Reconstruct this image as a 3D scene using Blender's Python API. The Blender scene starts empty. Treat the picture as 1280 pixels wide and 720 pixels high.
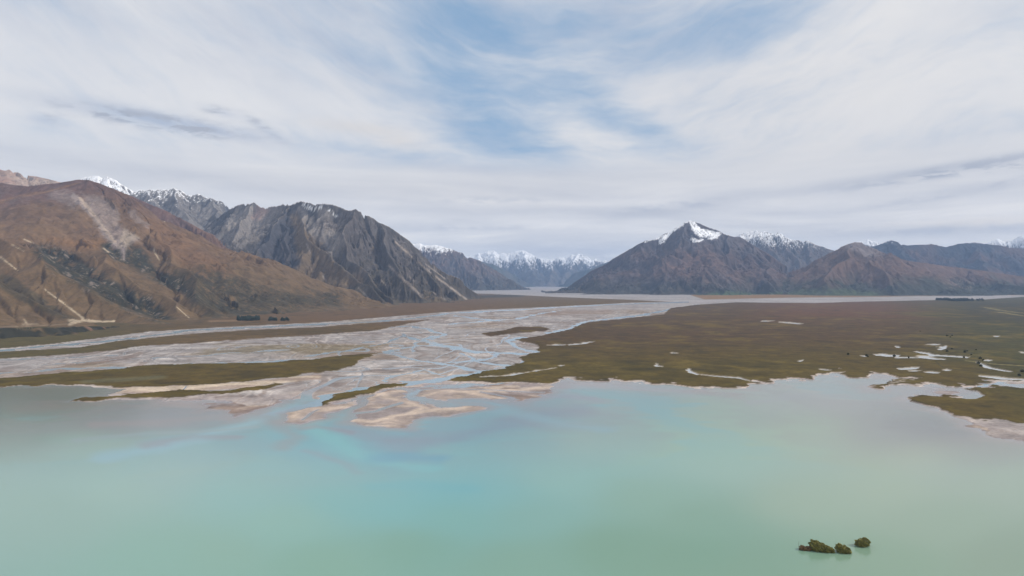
import bpy, math, random, time
import numpy as np

T0 = time.time()
F = 853.33          # focal length in photo pixels (24 mm on 36 mm, 1280 px wide)
HV = 352.0          # horizon row
CH = 150.0          # camera height above the lake
rng = random.Random(7)
scene = bpy.context.scene
COL = scene.collection


def S(r, g, b):
    def f(c):
        c /= 255.0
        return c / 12.92 if c <= 0.04045 else ((c + 0.055) / 1.055) ** 2.4
    return np.array([f(r), f(g), f(b)], np.float32)


def W(u, v, Y):
    """a point seen at photo (u, v) at depth Y"""
    return ((u - 640) / F * Y, Y, CH + (HV - v) / F * Y)


def G(u, v):
    """a point of the valley floor"""
    Y = F * CH / (v - HV)
    return ((u - 640) / F * Y, Y, 0.0)


# ------------------------------------------------------------------ noise
def _hash(ix, iy, seed):
    u = np.uint32
    h = ix.astype(np.int32).astype(u) * u(374761393) + iy.astype(np.int32).astype(u) * u(668265263) + u((seed * 974634777) & 0xFFFFFFFF)
    h = (h ^ (h >> u(13))) * u(1274126177)
    return h ^ (h >> u(16))


def perlin(x, y, seed=0):
    x = np.asarray(x, np.float64); y = np.asarray(y, np.float64)
    x0 = np.floor(x); y0 = np.floor(y)
    fx = (x - x0).astype(np.float32); fy = (y - y0).astype(np.float32)
    sx = fx * fx * fx * (fx * (fx * 6 - 15) + 10)
    sy = fy * fy * fy * (fy * (fy * 6 - 15) + 10)

    def g(dx, dy):
        a = _hash(x0 + dx, y0 + dy, seed).astype(np.float32) * np.float32(2 * math.pi / 4294967296.0)
        return np.cos(a) * (fx - dx) + np.sin(a) * (fy - dy)
    a = g(0, 0); b = g(1, 0); c = g(0, 1); d = g(1, 1)
    return ((a + (b - a) * sx) * (1 - sy) + (c + (d - c) * sx) * sy) * 1.5


def fbm(x, y, lam, octs=5, seed=0, gain=0.5, foot=None, ridged=False):
    """fractal noise, first wavelength lam in metres; octaves finer than the footprint fade out"""
    s = 0.0; amp = 1.0; tot = 0.0
    for o in range(octs):
        l = lam / 2 ** o
        n = perlin(x / l + 17.3 * o, y / l - 9.1 * o, seed + o * 31)
        if ridged:
            n = 1 - 2 * np.abs(n)
        if foot is not None:
            n = n * np.clip(l / foot - 1.0, 0, 1)
        s = s + n * amp; tot += amp; amp *= gain
    return s / tot * 1.4


def sstep(a, b, x):
    t = np.clip((x - a) / (b - a), 0, 1)
    return t * t * (3 - 2 * t)


def mix(c, d, m):
    m = np.asarray(m)[..., None]
    return c * (1 - m) + d * m


def segdist(px, py, ax, ay, bx, by):
    dx, dy = bx - ax, by - ay
    t = np.clip(((px - ax) * dx + (py - ay) * dy) / (dx * dx + dy * dy + 1e-9), 0, 1)
    return np.hypot(px - ax - t * dx, py - ay - t * dy), t


def linedist(U, V, pts, sv=1.0):
    best = np.full(U.shape, 1e9); wbest = np.zeros(U.shape)
    n = len(pts) - 1
    for i in range(n):
        d, t = segdist(U, V * sv, pts[i][0], pts[i][1] * sv, pts[i + 1][0], pts[i + 1][1] * sv)
        m = d < best
        best = np.where(m, d, best); wbest = np.where(m, (i + t) / n, wbest)
    return best, wbest


def polysd(U, V, pts, sv=1.0, pad=60):
    """signed distance to a polygon (positive inside)"""
    P = np.array(pts, float)
    out = np.full(U.shape, -float(pad))
    m = (U > P[:, 0].min() - pad) & (U < P[:, 0].max() + pad) & (V > P[:, 1].min() - pad / sv) & (V < P[:, 1].max() + pad / sv)
    u = U[m]; v = V[m] * sv
    d = np.full(u.shape, 1e9); ins = np.zeros(u.shape, bool)
    Q = P.copy(); Q[:, 1] *= sv
    for i in range(len(Q)):
        ax, ay = Q[i]; bx, by = Q[(i + 1) % len(Q)]
        dd, _ = segdist(u, v, ax, ay, bx, by)
        d = np.minimum(d, dd)
        c = (ay > v) != (by > v)
        if ay != by:
            xi = ax + (v - ay) / (by - ay) * (bx - ax)
            ins ^= c & (u < xi)
    out[m] = np.clip(np.where(ins, d, -d), -pad, 1e9)
    return out


# ------------------------------------------------------------------ meshes
def grid_mesh(name, X, Y, Z, mat, col=None, keep=None, attrs=None):
    ny, nx = X.shape
    idx = np.arange(ny * nx).reshape(ny, nx)
    q = np.stack([idx[:-1, :-1], idx[:-1, 1:], idx[1:, 1:], idx[1:, :-1]], -1)
    if keep is not None:
        q = q[keep]
    q = q.reshape(-1, 4)
    # face up
    co = np.stack([X, Y, Z], -1).reshape(-1, 3).astype(np.float32)
    if len(q):
        a, b, c = co[q[0, 0]], co[q[0, 1]], co[q[0, 2]]
        if np.cross(b - a, c - b)[2] < 0:
            q = q[:, ::-1]
    used = np.unique(q)
    remap = np.full(ny * nx, -1, np.int64); remap[used] = np.arange(len(used))
    q = remap[q].astype(np.int32); co = co[used]
    me = bpy.data.meshes.new(name)
    me.vertices.add(len(co)); me.vertices.foreach_set('co', co.ravel())
    me.loops.add(q.size); me.loops.foreach_set('vertex_index', q.ravel())
    me.polygons.add(len(q))
    me.polygons.foreach_set('loop_start', np.arange(0, q.size, 4, dtype=np.int32))
    me.polygons.foreach_set('use_smooth', np.ones(len(q), bool))
    me.update(calc_edges=True)
    if col is not None:
        at = me.color_attributes.new('tint', 'FLOAT_COLOR', 'POINT')
        c = np.ones((len(co), 4), np.float32)
        c[:, :3] = np.broadcast_to(col, X.shape + (3,)).reshape(-1, 3)[used]
        at.data.foreach_set('color', np.clip(c, 0, 1).ravel())
    for k, arr in (attrs or {}).items():
        at = me.attributes.new(k, 'FLOAT', 'POINT')
        at.data.foreach_set('value', arr.reshape(-1)[used].astype(np.float32))
    me.materials.append(mat)
    o = bpy.data.objects.new(name, me); COL.objects.link(o)
    return o


def tag(o, label=None, cat=None, group=None, kind=None):
    if label: o['label'] = label
    if cat: o['category'] = cat
    if group: o['group'] = group
    if kind: o['kind'] = kind
    return o


# ------------------------------------------------------------------ materials
class N:
    def __init__(s, tree):
        s.t = tree; s.n = tree.nodes; s.l = tree.links

    def new(s, typ, **kw):
        nd = s.n.new(typ)
        for k, v in kw.items():
            if k.startswith('i_'):
                s.set(nd, k[2:], v)
            else:
                setattr(nd, k, v)
        return nd

    def set(s, nd, key, v):
        key = int(key) if key.isdigit() else key.replace('_', ' ')
        if isinstance(v, bpy.types.NodeSocket):
            s.l.new(v, nd.inputs[key])
        else:
            nd.inputs[key].default_value = v

    def m(s, op, a, b=None, c=None, clamp=False):
        nd = s.n.new('ShaderNodeMath'); nd.operation = op; nd.use_clamp = clamp
        for i, v in enumerate((a, b, c)):
            if v is not None:
                s.set(nd, str(i), v)
        return nd.outputs[0]

    def mixc(s, f, a, b, blend='MIX'):
        nd = s.n.new('ShaderNodeMix'); nd.data_type = 'RGBA'; nd.blend_type = blend
        for k, v in ((0, f), (6, a), (7, b)):
            if isinstance(v, bpy.types.NodeSocket):
                s.l.new(v, nd.inputs[k])
            else:
                nd.inputs[k].default_value = v if k == 0 else tuple(v)[:3] + (1,)
        return nd.outputs[2]

    def rng(s, v, a, b, c, d, smooth=False):
        nd = s.n.new('ShaderNodeMapRange')
        if smooth: nd.interpolation_type = 'SMOOTHSTEP'
        for i, x in enumerate((v, a, b, c, d)):
            s.set(nd, str(i), x)
        return nd.outputs[0]


def new_mat(name):
    m = bpy.data.materials.new(name); m.use_nodes = True
    m.node_tree.nodes.clear()
    n = N(m.node_tree)
    out = n.new('ShaderNodeOutputMaterial')
    b = n.new('ShaderNodeBsdfPrincipled')
    n.l.new(b.outputs[0], out.inputs[0])
    return m, n, b


def land_mat(name, l1, l2, lo, hi, bump_d, rough=0.95, spec=0.15, gloss=None):
    """own colour from the surface map, broken up by two sizes of world-scale mottling"""
    m, n, b = new_mat(name)
    at = n.new('ShaderNodeAttribute', attribute_name='tint')
    geo = n.new('ShaderNodeNewGeometry')
    t1 = n.new('ShaderNodeTexNoise', i_Vector=geo.outputs['Position'], i_Scale=1 / l1, i_Detail=6.0, i_Roughness=0.62)
    t2 = n.new('ShaderNodeTexNoise', i_Vector=geo.outputs['Position'], i_Scale=1 / l2, i_Detail=4.0, i_Roughness=0.7)
    k = n.m('ADD', n.m('MULTIPLY', t1.outputs[0], 0.6), n.m('MULTIPLY', t2.outputs[0], 0.4))
    k = n.rng(k, 0.35, 0.65, lo, hi)
    c = n.new('ShaderNodeVectorMath', operation='SCALE')
    n.l.new(at.outputs['Color'], c.inputs[0]); n.l.new(k, c.inputs['Scale'])
    n.l.new(c.outputs[0], b.inputs['Base Color'])
    bp = n.new('ShaderNodeBump', i_Strength=1.0, i_Distance=bump_d, i_Height=t1.outputs[0])
    n.l.new(bp.outputs[0], b.inputs['Normal'])
    b.inputs['Roughness'].default_value = rough
    b.inputs['Specular IOR Level'].default_value = spec
    if gloss:
        g = n.new('ShaderNodeAttribute', attribute_name='wet')
        n.l.new(n.rng(g.outputs['Fac'], 0, 1, rough, gloss), b.inputs['Roughness'])
        n.l.new(n.rng(g.outputs['Fac'], 0, 1, spec, 0.5), b.inputs['Specular IOR Level'])
    return m


MAT_ROCK = land_mat('rock_and_tussock', 60, 14, 0.62, 1.38, 5.0)
MAT_ROCK_FAR = land_mat('far_rock_and_snow', 160, 40, 0.75, 1.25, 12.0)
MAT_GROUND = land_mat('valley_floor', 38, 6, 0.62, 1.38, 0.3, gloss=0.35)


def water_mat(name, rough, bump):
    m, n, b = new_mat(name)
    at = n.new('ShaderNodeAttribute', attribute_name='tint')
    geo = n.new('ShaderNodeNewGeometry')
    n.l.new(at.outputs['Color'], b.inputs['Base Color'])
    t = n.new('ShaderNodeTexNoise', i_Vector=geo.outputs['Position'], i_Scale=0.9, i_Detail=3.0)
    t2 = n.new('ShaderNodeTexNoise', i_Vector=geo.outputs['Position'], i_Scale=0.012, i_Detail=3.0)
    h = n.m('MULTIPLY', t.outputs[0], n.rng(t2.outputs[0], 0.35, 0.65, 0.5, 1.2))
    bp = n.new('ShaderNodeBump', i_Strength=1.0, i_Distance=bump, i_Height=h)
    n.l.new(bp.outputs[0], b.inputs['Normal'])
    b.inputs['Roughness'].default_value = rough
    b.inputs['IOR'].default_value = 1.33
    return m


MAT_LAKE = water_mat('milky_lake_water', 0.16, 0.035)
MAT_RIVER = water_mat('silty_river_water', 0.2, 0.02)


def leaf_mat(name, c1, c2, c3):
    m, n, b = new_mat(name)
    geo = n.new('ShaderNodeNewGeometry')
    t = n.new('ShaderNodeTexNoise', i_Vector=geo.outputs['Position'], i_Scale=0.7, i_Detail=4.0)
    f = n.m('ADD', n.m('MULTIPLY', geo.outputs['Random Per Island'], 0.5), n.rng(t.outputs[0], 0.3, 0.7, 0, 0.5))
    r = n.new('ShaderNodeValToRGB'); n.l.new(f, r.inputs[0])
    e = r.color_ramp.elements
    e[0].color = (*c1, 1); e[1].color = (*c3, 1)
    x = e.new(0.5); x.color = (*c2, 1)
    n.l.new(r.outputs[0], b.inputs['Base Color'])
    b.inputs['Roughness'].default_value = 0.7
    b.inputs['Specular IOR Level'].default_value = 0.2
    return m


MAT_SHRUB = leaf_mat('olive_shrub_leaves', (0.085, 0.085, 0.022), (0.20, 0.19, 0.05), (0.38, 0.34, 0.11))
MAT_SHRUB_RUST = leaf_mat('rusty_shrub_leaves', (0.10, 0.065, 0.03), (0.21, 0.14, 0.07), (0.32, 0.22, 0.11))
MAT_PINE = leaf_mat('dark_conifer_needles', (0.014, 0.022, 0.016), (0.026, 0.038, 0.024), (0.05, 0.06, 0.035))
MAT_WILLOW = leaf_mat('dark_scrub_leaves', (0.03, 0.035, 0.018), (0.06, 0.065, 0.03), (0.11, 0.11, 0.05))
MAT_BARK, _n, _b = new_mat('grey_bark')
_t = _n.new('ShaderNodeTexNoise', i_Scale=9.0)
_n.l.new(_n.mixc(_t.outputs[0], (0.05, 0.038, 0.028), (0.16, 0.13, 0.10)), _b.inputs['Base Color'])
_b.inputs['Roughness'].default_value = 0.9


# ------------------------------------------------------------------ mountains
def erosion(X, Y, H, lam, seed):
    """gullies that run down the slope (directional wave noise)"""
    res = abs(X[0, 1] - X[0, 0])
    gy, gx = np.gradient(H, res)
    gm = np.hypot(gx, gy) + 1e-6
    dx, dy = -gy / gm, gx / gm
    px, py = X / lam, Y / lam
    ix, iy = np.floor(px), np.floor(py)
    fx, fy = px - ix, py - iy
    va = np.zeros_like(X); wt = np.zeros_like(X)
    for i in (-1, 0, 1, 2):
        for j in (-1, 0, 1, 2):
            h = _hash(ix + i, iy + j, seed)
            ox = (h & 0xFFFF) / 65536.0 - 0.5; oy = (h >> 16) / 65536.0 - 0.5
            ax = fx - i - ox; ay = fy - j - oy
            w = np.exp(-(ax * ax + ay * ay) * 2.2)
            va += np.cos((ax * dx + ay * dy) * 2 * math.pi * 0.9) * w; wt += w
    return va / wt, np.clip(gm / 0.35, 0, 1)


def build_mountain(name, label, ridges, res, front, paint, ero=((420, .12), (210, .12), (105, .11), (52, .10), (27, .09)),
                   seed=1, s=0.6, L=2500, mat=None, relief=45, warp=(.28, 95), back=500, side=300, rough=0.0, fade=0.5, soft=30, umin=-330, umax=1620):
    R = []
    for r in ridges:
        opt = {}
        if isinstance(r, tuple):
            r, opt = r
        R.append((np.array([W(*p) for p in r]), opt.get('s', s), opt.get('L', L)))
    rr_ = random.Random(seed * 7 + 1)
    for q, r in enumerate(ridges):
        if not isinstance(r, tuple):
            continue
        P, sl_, L_ = R[q]
        out = []
        for i in range(len(P) - 1):
            a, b = P[i], P[i + 1]; ln = math.dist(a[:2], b[:2]); k = max(1, int(ln / 110))
            nx_, ny_ = -(b[1] - a[1]) / ln, (b[0] - a[0]) / ln
            for j in range(k):
                t = j / k
                o_ = 0 if (i == 0 and j == 0) else rr_.uniform(-1, 1) * min(48, ln * .09)
                out.append((a[0] + (b[0] - a[0]) * t + nx_ * o_, a[1] + (b[1] - a[1]) * t + ny_ * o_, a[2] + (b[2] - a[2]) * t + (0 if j == 0 else rr_.uniform(-14, 8))))
        out.append(tuple(P[-1]))
        R[q] = (np.array(out), sl_, L_)
    allp = np.concatenate([r[0] for r in R])
    x0, x1 = allp[:, 0].min() - side, allp[:, 0].max() + side
    y0, y1 = allp[:, 1].min() - front, allp[:, 1].max() + back
    xs = np.arange(x0, x1, res); ys = np.arange(y0, y1, res)
    X, Y = np.meshgrid(xs, ys)
    # keep only what may be seen from near the camera
    H = np.full(X.shape, -1e9); D = np.zeros(X.shape)
    n1 = fbm(X, Y, 520, 4, seed + 3); n2 = fbm(X, Y, 520, 4, seed + 7)
    for stage in (0, 1):
        if stage:
            k = np.clip(D * warp[0], 0, warp[1])
            Xw, Yw = X + n1 * k, Y + n2 * k
        else:
            Xw, Yw = X, Y
        H = np.full(X.shape, -1e9)
        for P, sl, LL in R:
            for i in range(len(P) - 1):
                d, t = segdist(Xw, Yw, P[i, 0], P[i, 1], P[i + 1, 0], P[i + 1, 1])
                h = P[i, 2] + t * (P[i + 1, 2] - P[i, 2]) - sl * LL * np.log1p(d / LL)
                m = h > H
                H = np.where(m, h, H); D = np.where(m, d, D)
    H += fbm(X, Y, 620, 3, seed + 5) * relief * np.clip(D / 350, 0, 1)
    base = H.copy()
    gsum = np.zeros(X.shape)
    for o, (lam, a) in enumerate(ero):
        if lam < res * 2.2:
            continue
        va, sl = erosion(X + n1 * 90, Y + n2 * 90, H, lam, seed + o * 13)
        am = 0.35 + 1.3 * sstep(-.6, .6, fbm(X, Y, lam * 3.1, 2, seed + 400 + o))
        sl = sl * am
        w = sstep(0, lam * fade, D) * 0.85 + 0.15
        H = H - lam * a * (0.5 - 0.5 * va) * sl * w * 2
        gsum += (0.5 - 0.5 * va) * w * a * 3
    H += fbm(X, Y, 60, 4, seed + 90) * 9 * np.clip(D / 100, 0.25, 1) * (1 + rough)
    H += (fbm(X, Y, 230, 4, seed + 95, ridged=True) - .3) * 17 * rough * np.clip(D / 150, 0.35, 1)
    H = soft * np.logaddexp(0, H / soft) - 5.0
    gy, gx = np.gradient(H, res)
    sl = np.hypot(gx, gy)
    U = 640 + F * X / Y; V = HV - F * (H - CH) / Y
    c = dict(X=X, Y=Y, Z=H, D=D, slope=sl, gx=gx, gy=gy, gul=gsum, U=U, V=V, seed=seed, base=base,
             n=fbm(X, Y, 300, 5, seed + 50), nf=fbm(X, Y, 40, 4, seed + 60), nb=fbm(X, Y, 900, 3, seed + 70),
             streak=None)
    # streaks along the fall line: noise sampled with the downhill coordinate squeezed
    c['streak'] = fbm((X * gy - Y * gx) / (sl + .05), H * 0.15, 60, 4, seed + 80)
    c['st2'] = fbm((X * gy - Y * gx) / (sl + .05), H * 0.25 + Y * .1, 190, 4, seed + 85)
    colr = paint(c)
    a = np.maximum(np.maximum(H[:-1, :-1], H[1:, 1:]), np.maximum(H[1:, :-1], H[:-1, 1:])) > -4.5
    a &= (U[:-1, :-1] > umin) & (U[:-1, :-1] < umax)
    o = grid_mesh(name, X, Y, H, mat or MAT_ROCK, colr, a)
    tag(o, label, 'mountain', kind='structure')
    print(name, label[:30], X.shape, round(time.time() - T0, 1))
    return c


def const(c, col):
    return np.ones(c['X'].shape + (3,), np.float32) * col


def stroke(c, pts, w0, w1=None, nz=0.5, sv=1.0, ns=1.0):
    w1 = w0 if w1 is None else w1
    d, t = linedist(c['U'], c['V'], pts, sv)
    w = w0 + (w1 - w0) * t
    return sstep(1.0, 0.3, d / w + nz * c['nf'] * ns + nz * 0.4 * c['n'])


def patch(c, pts, soft=4, nz=4):
    d = polysd(c['U'], c['V'], pts, pad=40)
    return sstep(-soft, soft, d + nz * c['n'] + nz * 0.6 * c['nf'])


TUSS = S(112, 86, 64); TUSS2 = S(126, 98, 70); RED = S(106, 80, 70); MAROON = S(96, 76, 70)
OLIVE = S(92, 78, 52); SCRUB = S(58, 55, 42); SCREE = S(142, 130, 122); PINK = S(158, 140, 128)
GREY = S(120, 114, 110); DARKROCK = S(88, 84, 82); TAN = S(196, 174, 146); SNOW = S(242, 243, 246)


def paint_brown(c):
    Z, n, nb, nf, st = c['Z'], c['n'], c['nb'], c['nf'], c['streak']
    k = mix(TUSS, TUSS2, sstep(-.5, .6, n))
    k = mix(k, RED, sstep(-.1, .7, nb + (Z - 420) / 500))
    k = mix(k, S(112, 90, 62), sstep(400, 120, Z + n * 120) * .85)
    k = mix(k, MAROON, sstep(.1, .7, st + c['gul'] * .8 - .1) * .3)
    k = mix(k, S(142, 104, 66), patch(c, [(60, 300), (130, 296), (140, 310), (90, 312)], 5, 5) * .6)
    k = mix(k, S(126, 92, 64), patch(c, [(175, 262), (215, 285), (300, 345), (260, 345), (200, 315)], 8, 8) * .5)
    k = mix(k, SCREE, sstep(.38, .7, st * .7 + n * .5 + (Z - 600) / 900) * .5)
    # dark scrub in the gullies of the lower slopes
    m = patch(c, [(40, 308), (62, 308), (95, 318), (130, 345), (160, 358), (185, 372), (205, 392), (222, 403), (200, 403), (165, 390), (120, 368), (85, 350), (60, 335)], 5, 7)
    m2 = patch(c, [(122, 305), (150, 300), (180, 312), (200, 338), (240, 362), (250, 372), (235, 372), (205, 355), (170, 338), (135, 320)], 4, 5)
    m3 = patch(c, [(215, 345), (300, 340), (420, 375), (430, 388), (330, 400), (255, 392), (240, 378)], 11, 14) * sstep(-.6, .2, st + n * .5 + .1) * .9
    m4 = patch(c, [(-20, 340), (12, 345), (50, 372), (95, 400), (85, 402), (40, 385), (0, 358), (-30, 352)], 3, 3) * .7
    m5 = stroke(c, [(245, 370), (300, 392), (380, 398)], 12, 5, .6) * .7
    for q in (m, m2, m3, m4, m5):
        k = mix(k, mix(SCRUB, OLIVE, sstep(.15, .6, nf + st * .5) * .6), q * sstep(-.75, -.1, nf + st * .4))
    hi = sstep(.33, .5, nf * .8 + st * .5)
    k = mix(k, PINK, hi * m * .7)
    k = mix(k, PINK, hi * m2 * .6)
    # the scree chute under the summit
    f = patch(c, [(58, 248), (70, 236), (92, 240), (103, 252), (95, 262)], 4, 6) * .55
    f = np.maximum(f, stroke(c, [(92, 246), (112, 262), (132, 290), (146, 304)], 6, 9, .5) * .95)
    f = np.maximum(f, patch(c, [(100, 240), (130, 245), (150, 262), (148, 280), (172, 300), (160, 308), (154, 322), (146, 306), (130, 288), (115, 268)], 4, 4) * .72)
    f = np.maximum(f, stroke(c, [(165, 268), (185, 282)], 7, 4, .9) * .55)
    f = np.maximum(f, stroke(c, [(154, 305), (155, 325)], 3.4, 1.6, .3) * .95)
    k = mix(k, mix(S(128, 112, 108), PINK, sstep(-.5, .4, st + nf * .5)), f)
    k = mix(k, S(178, 156, 136), stroke(c, [(100, 248), (112, 262), (132, 288), (143, 302)], 2.5, 3.5, .6) * .8)
    k = mix(k, S(178, 158, 138), patch(c, [(155, 286), (172, 296), (158, 310), (150, 304)], 3, 2) * .7)
    # bare slips and the road cutting
    for pts, a, b in (([(56, 362), (78, 378), (104, 398)], 1.0, 2.0), ([(0, 321), (22, 338)], 1.6, 1.0),
                      ([(30, 299), (39, 303)], 1.3, 1.0), ([(129, 310), (136, 315)], 1.4, 1.2),
                      ([(192, 313), (199, 325)], 1.3, .9), ([(220, 383), (236, 397)], 1.0, .8),
                      ([(30, 399), (34, 405)], 1.2, 1.6), ([(15, 306), (30, 314)], 1., .6), ([(200, 270), (206, 277)], 1.5, 1)):
        k = mix(k, TAN, stroke(c, pts, a * .95, b * .95, .4) * .85)
    k = mix(k, TAN, stroke(c, [(88, 403.0), (105, 400.5), (120, 402.5), (143, 401.5)], 3.2, 1.6, 1.0) * .85)
    k = mix(k, S(160, 138, 112), stroke(c, [(28, 405.5), (48, 405)], 2, 1.2, .3))
    k = mix(k, S(150, 130, 108), stroke(c, [(-60, 409.5), (0, 408.8), (60, 406.5), (95, 404.3)], .75, .75, .1, sv=1.5) * .8)
    k = k * np.array([.78, .82, .86])
    k = mix(k, S(165, 125, 75), stroke(c, [(0, 252), (22, 246), (60, 239), (100, 228)], 4.0, 1.0, .9) * .22)
    return k


def paint_terrace(c):
    n, nf = c['n'], c['nf']
    k = mix(S(46, 45, 36), OLIVE, sstep(0, .6, nf + n * .2) * .8)
    return mix(k, S(118, 88, 76), sstep(.25, .7, c['nf']) * .6)


def paint_red(c):
    k = mix(RED, MAROON, sstep(-.5, .5, c['n']))
    k = mix(k, TUSS, sstep(0, .6, c['nb']) * .5)
    k = mix(k, SCRUB, sstep(0, .6, c['streak'] + c['n'] * .5) * sstep(420, 150, c['Z']) * .7)
    return mix(k, SCREE, sstep(.35, .7, c['streak'] + c['nf'] * .4) * .3)


def paint_pinkgrey(c):
    k = mix(PINK, S(150, 122, 108), sstep(-.3, .6, c['n']))
    k = mix(k, RED, sstep(.0, .5, c['nb'] + (820 - c['Z']) / 500))
    return mix(k, DARKROCK, sstep(.3, .6, c['nf'] + c['gul'] * .3) * sstep(90, 20, c['D']) * .8)


def paint_snowgrey(c):
    k = mix(GREY, DARKROCK, sstep(-.2, .5, c['n'] + c['nf'] * .6))
    k = mix(k, S(128, 122, 118), sstep(.1, .6, c['streak']) * .8)
    k = mix(k, MAROON, sstep(720, 420, c['Z']) * .7)
    k = mix(k, S(70, 74, 86), stroke(c, [(287, 262), (296, 268), (303, 272)], 11, 9, .6) * .6)
    sn = sstep(.0, .12, c['st2'] * .6 + c['nf'] * .25 + (c['Z'] - 1130) / 420 - (c['slope'] - .85) * .35 + .06)
    sn = sn * sstep(880, 1000, c['Z'] + c['n'] * 160)
    return mix(k, SNOW, sn)


def paint_dark(c):
    Z, n, nb, nf, st, U, V = c['Z'], c['n'], c['nb'], c['nf'], c['streak'], c['U'], c['V']
    k = mix(DARKROCK, GREY, sstep(-.3, .5, n + nf * .5))
    k = mix(k, S(96, 84, 76), sstep(-.2, .5, nb + st * .3) * .7)
    k = mix(k, S(76, 68, 52), sstep(460, 130, Z + n * 160) * .75)
    k = mix(k, S(98, 82, 58), sstep(.0, .5, n + st * .3) * sstep(620, 350, Z) * .7)
    k = mix(k, S(134, 126, 120), sstep(.98, .72, c['slope'] + nf * .15) * sstep(380, 560, Z) * .75)
    k = mix(k, S(66, 63, 64), sstep(1.05, 1.5, c['slope'] + nf * .25) * .5)
    k = mix(k, S(82, 77, 76), patch(c, [(428, 268), (447, 260), (475, 278), (515, 305), (540, 330), (520, 350), (480, 345), (440, 338), (428, 310)], 6, 7) * sstep(-.5, .3, st + nf) * .8)
    # tawny face between the two dark spurs
    k = mix(k, S(104, 88, 68), patch(c, [(352, 272), (378, 262), (396, 300), (425, 335), (450, 352), (430, 366), (380, 350), (362, 325), (352, 300)], 6, 6) * .8)
    # crag on the shoulder of the left spur, its blue shade painted in
    k = mix(k, S(66, 66, 72), patch(c, [(360, 262), (368, 285), (372, 330), (355, 345), (320, 318), (322, 308), (340, 285)], 4, 5) * .85)
    # screes
    sc = patch(c, [(300, 262), (318, 254), (330, 262), (352, 258), (350, 266), (325, 288), (300, 312), (270, 300), (285, 275)], 4, 4)
    sc = np.maximum(sc, patch(c, [(372, 258), (384, 262), (398, 288), (400, 300), (384, 290), (374, 270)], 3, 3))
    sc = np.maximum(sc, patch(c, [(402, 290), (430, 292), (432, 302), (420, 325), (408, 312)], 4, 4))
    sc = np.maximum(sc, patch(c, [(392, 256), (412, 257), (414, 270), (398, 275)], 3, 3))
    k = mix(k, mix(S(118, 112, 108), S(140, 132, 126), sstep(-.4, .4, st)), sc * .85)
    k = mix(k, S(150, 124, 116), patch(c, [(322, 256), (335, 262), (326, 275), (316, 272)], 4, 3) * .6)
    for pts, a, b in (([(494, 302), (516, 322), (545, 346), (583, 374)], 1.6, 2.0), ([(486, 332), (505, 350), (528, 371)], 1.8, 2.6),
                      ([(505, 340), (518, 352)], 1.2, 1.2), ([(542, 366), (556, 374)], 1.2, 1.4), ([(532, 330), (556, 348)], 1.2, .8),
                      ([(383, 305), (388, 316)], 2.2, 1.2), ([(404, 346), (408, 352)], 2.5, 1.8), ([(366, 342), (373, 352)], 1.4, 1.6),
                      ([(350, 300), (360, 330)], .9, .7), ([(476, 350), (486, 360)], 1.2, 1.), ([(448, 360), (460, 372)], 1.0, .7)):
        k = mix(k, S(146, 134, 124), stroke(c, pts, a * .85, b * .85, .45) * .8)
    k = mix(k, S(140, 120, 110), sstep(.38, .65, st * .9 + nf * .3) * sstep(560, 250, Z) * .35)
    sn = stroke(c, [(380, 256), (392, 262), (405, 258), (420, 270)], 5, 3, 1.0) * sstep(-.05, .15, nf + st * .5)
    return mix(k, SNOW, sn * .9)


def paint_midridge(c):
    k = mix(S(92, 78, 76), S(78, 74, 76), sstep(-.4, .4, c['n']))
    k = mix(k, S(120, 96, 82), sstep(0, .5, c['streak'] + c['nb'] * .5) * .6)
    k = mix(k, S(54, 60, 54), sstep(420, 60, c['Z'] + c['n'] * 150) * .6)
    k = mix(k, PINK, sstep(.4, .65, c['streak']) * .5)
    sn = sstep(-.05, .12, c['nf'] * .5 + c['streak'] * .4 + (c['Z'] - 700 + c['n'] * 60) / 200)
    return mix(k, SNOW, sn)


def paint_far(c):
    k = mix(S(74, 74, 76), S(98, 90, 84), sstep(-.4, .4, c['n']))
    sn = sstep(-.1, .1, c['nf'] * .3 + c['st2'] * .5 + c['n'] * .3 + (c['Z'] - 640) / 480 - (c['slope'] - .8) * .3)
    sn = sn * sstep(430, 640, c['Z'] + c['n'] * 120)
    return mix(k, SNOW, sn)


def paint_farfront(c):
    k = mix(S(58, 66, 60), S(84, 80, 72), sstep(-.4, .4, c['n']))
    return mix(k, SNOW, sstep(780, 860, c['Z'] + c['nf'] * 90))


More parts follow.
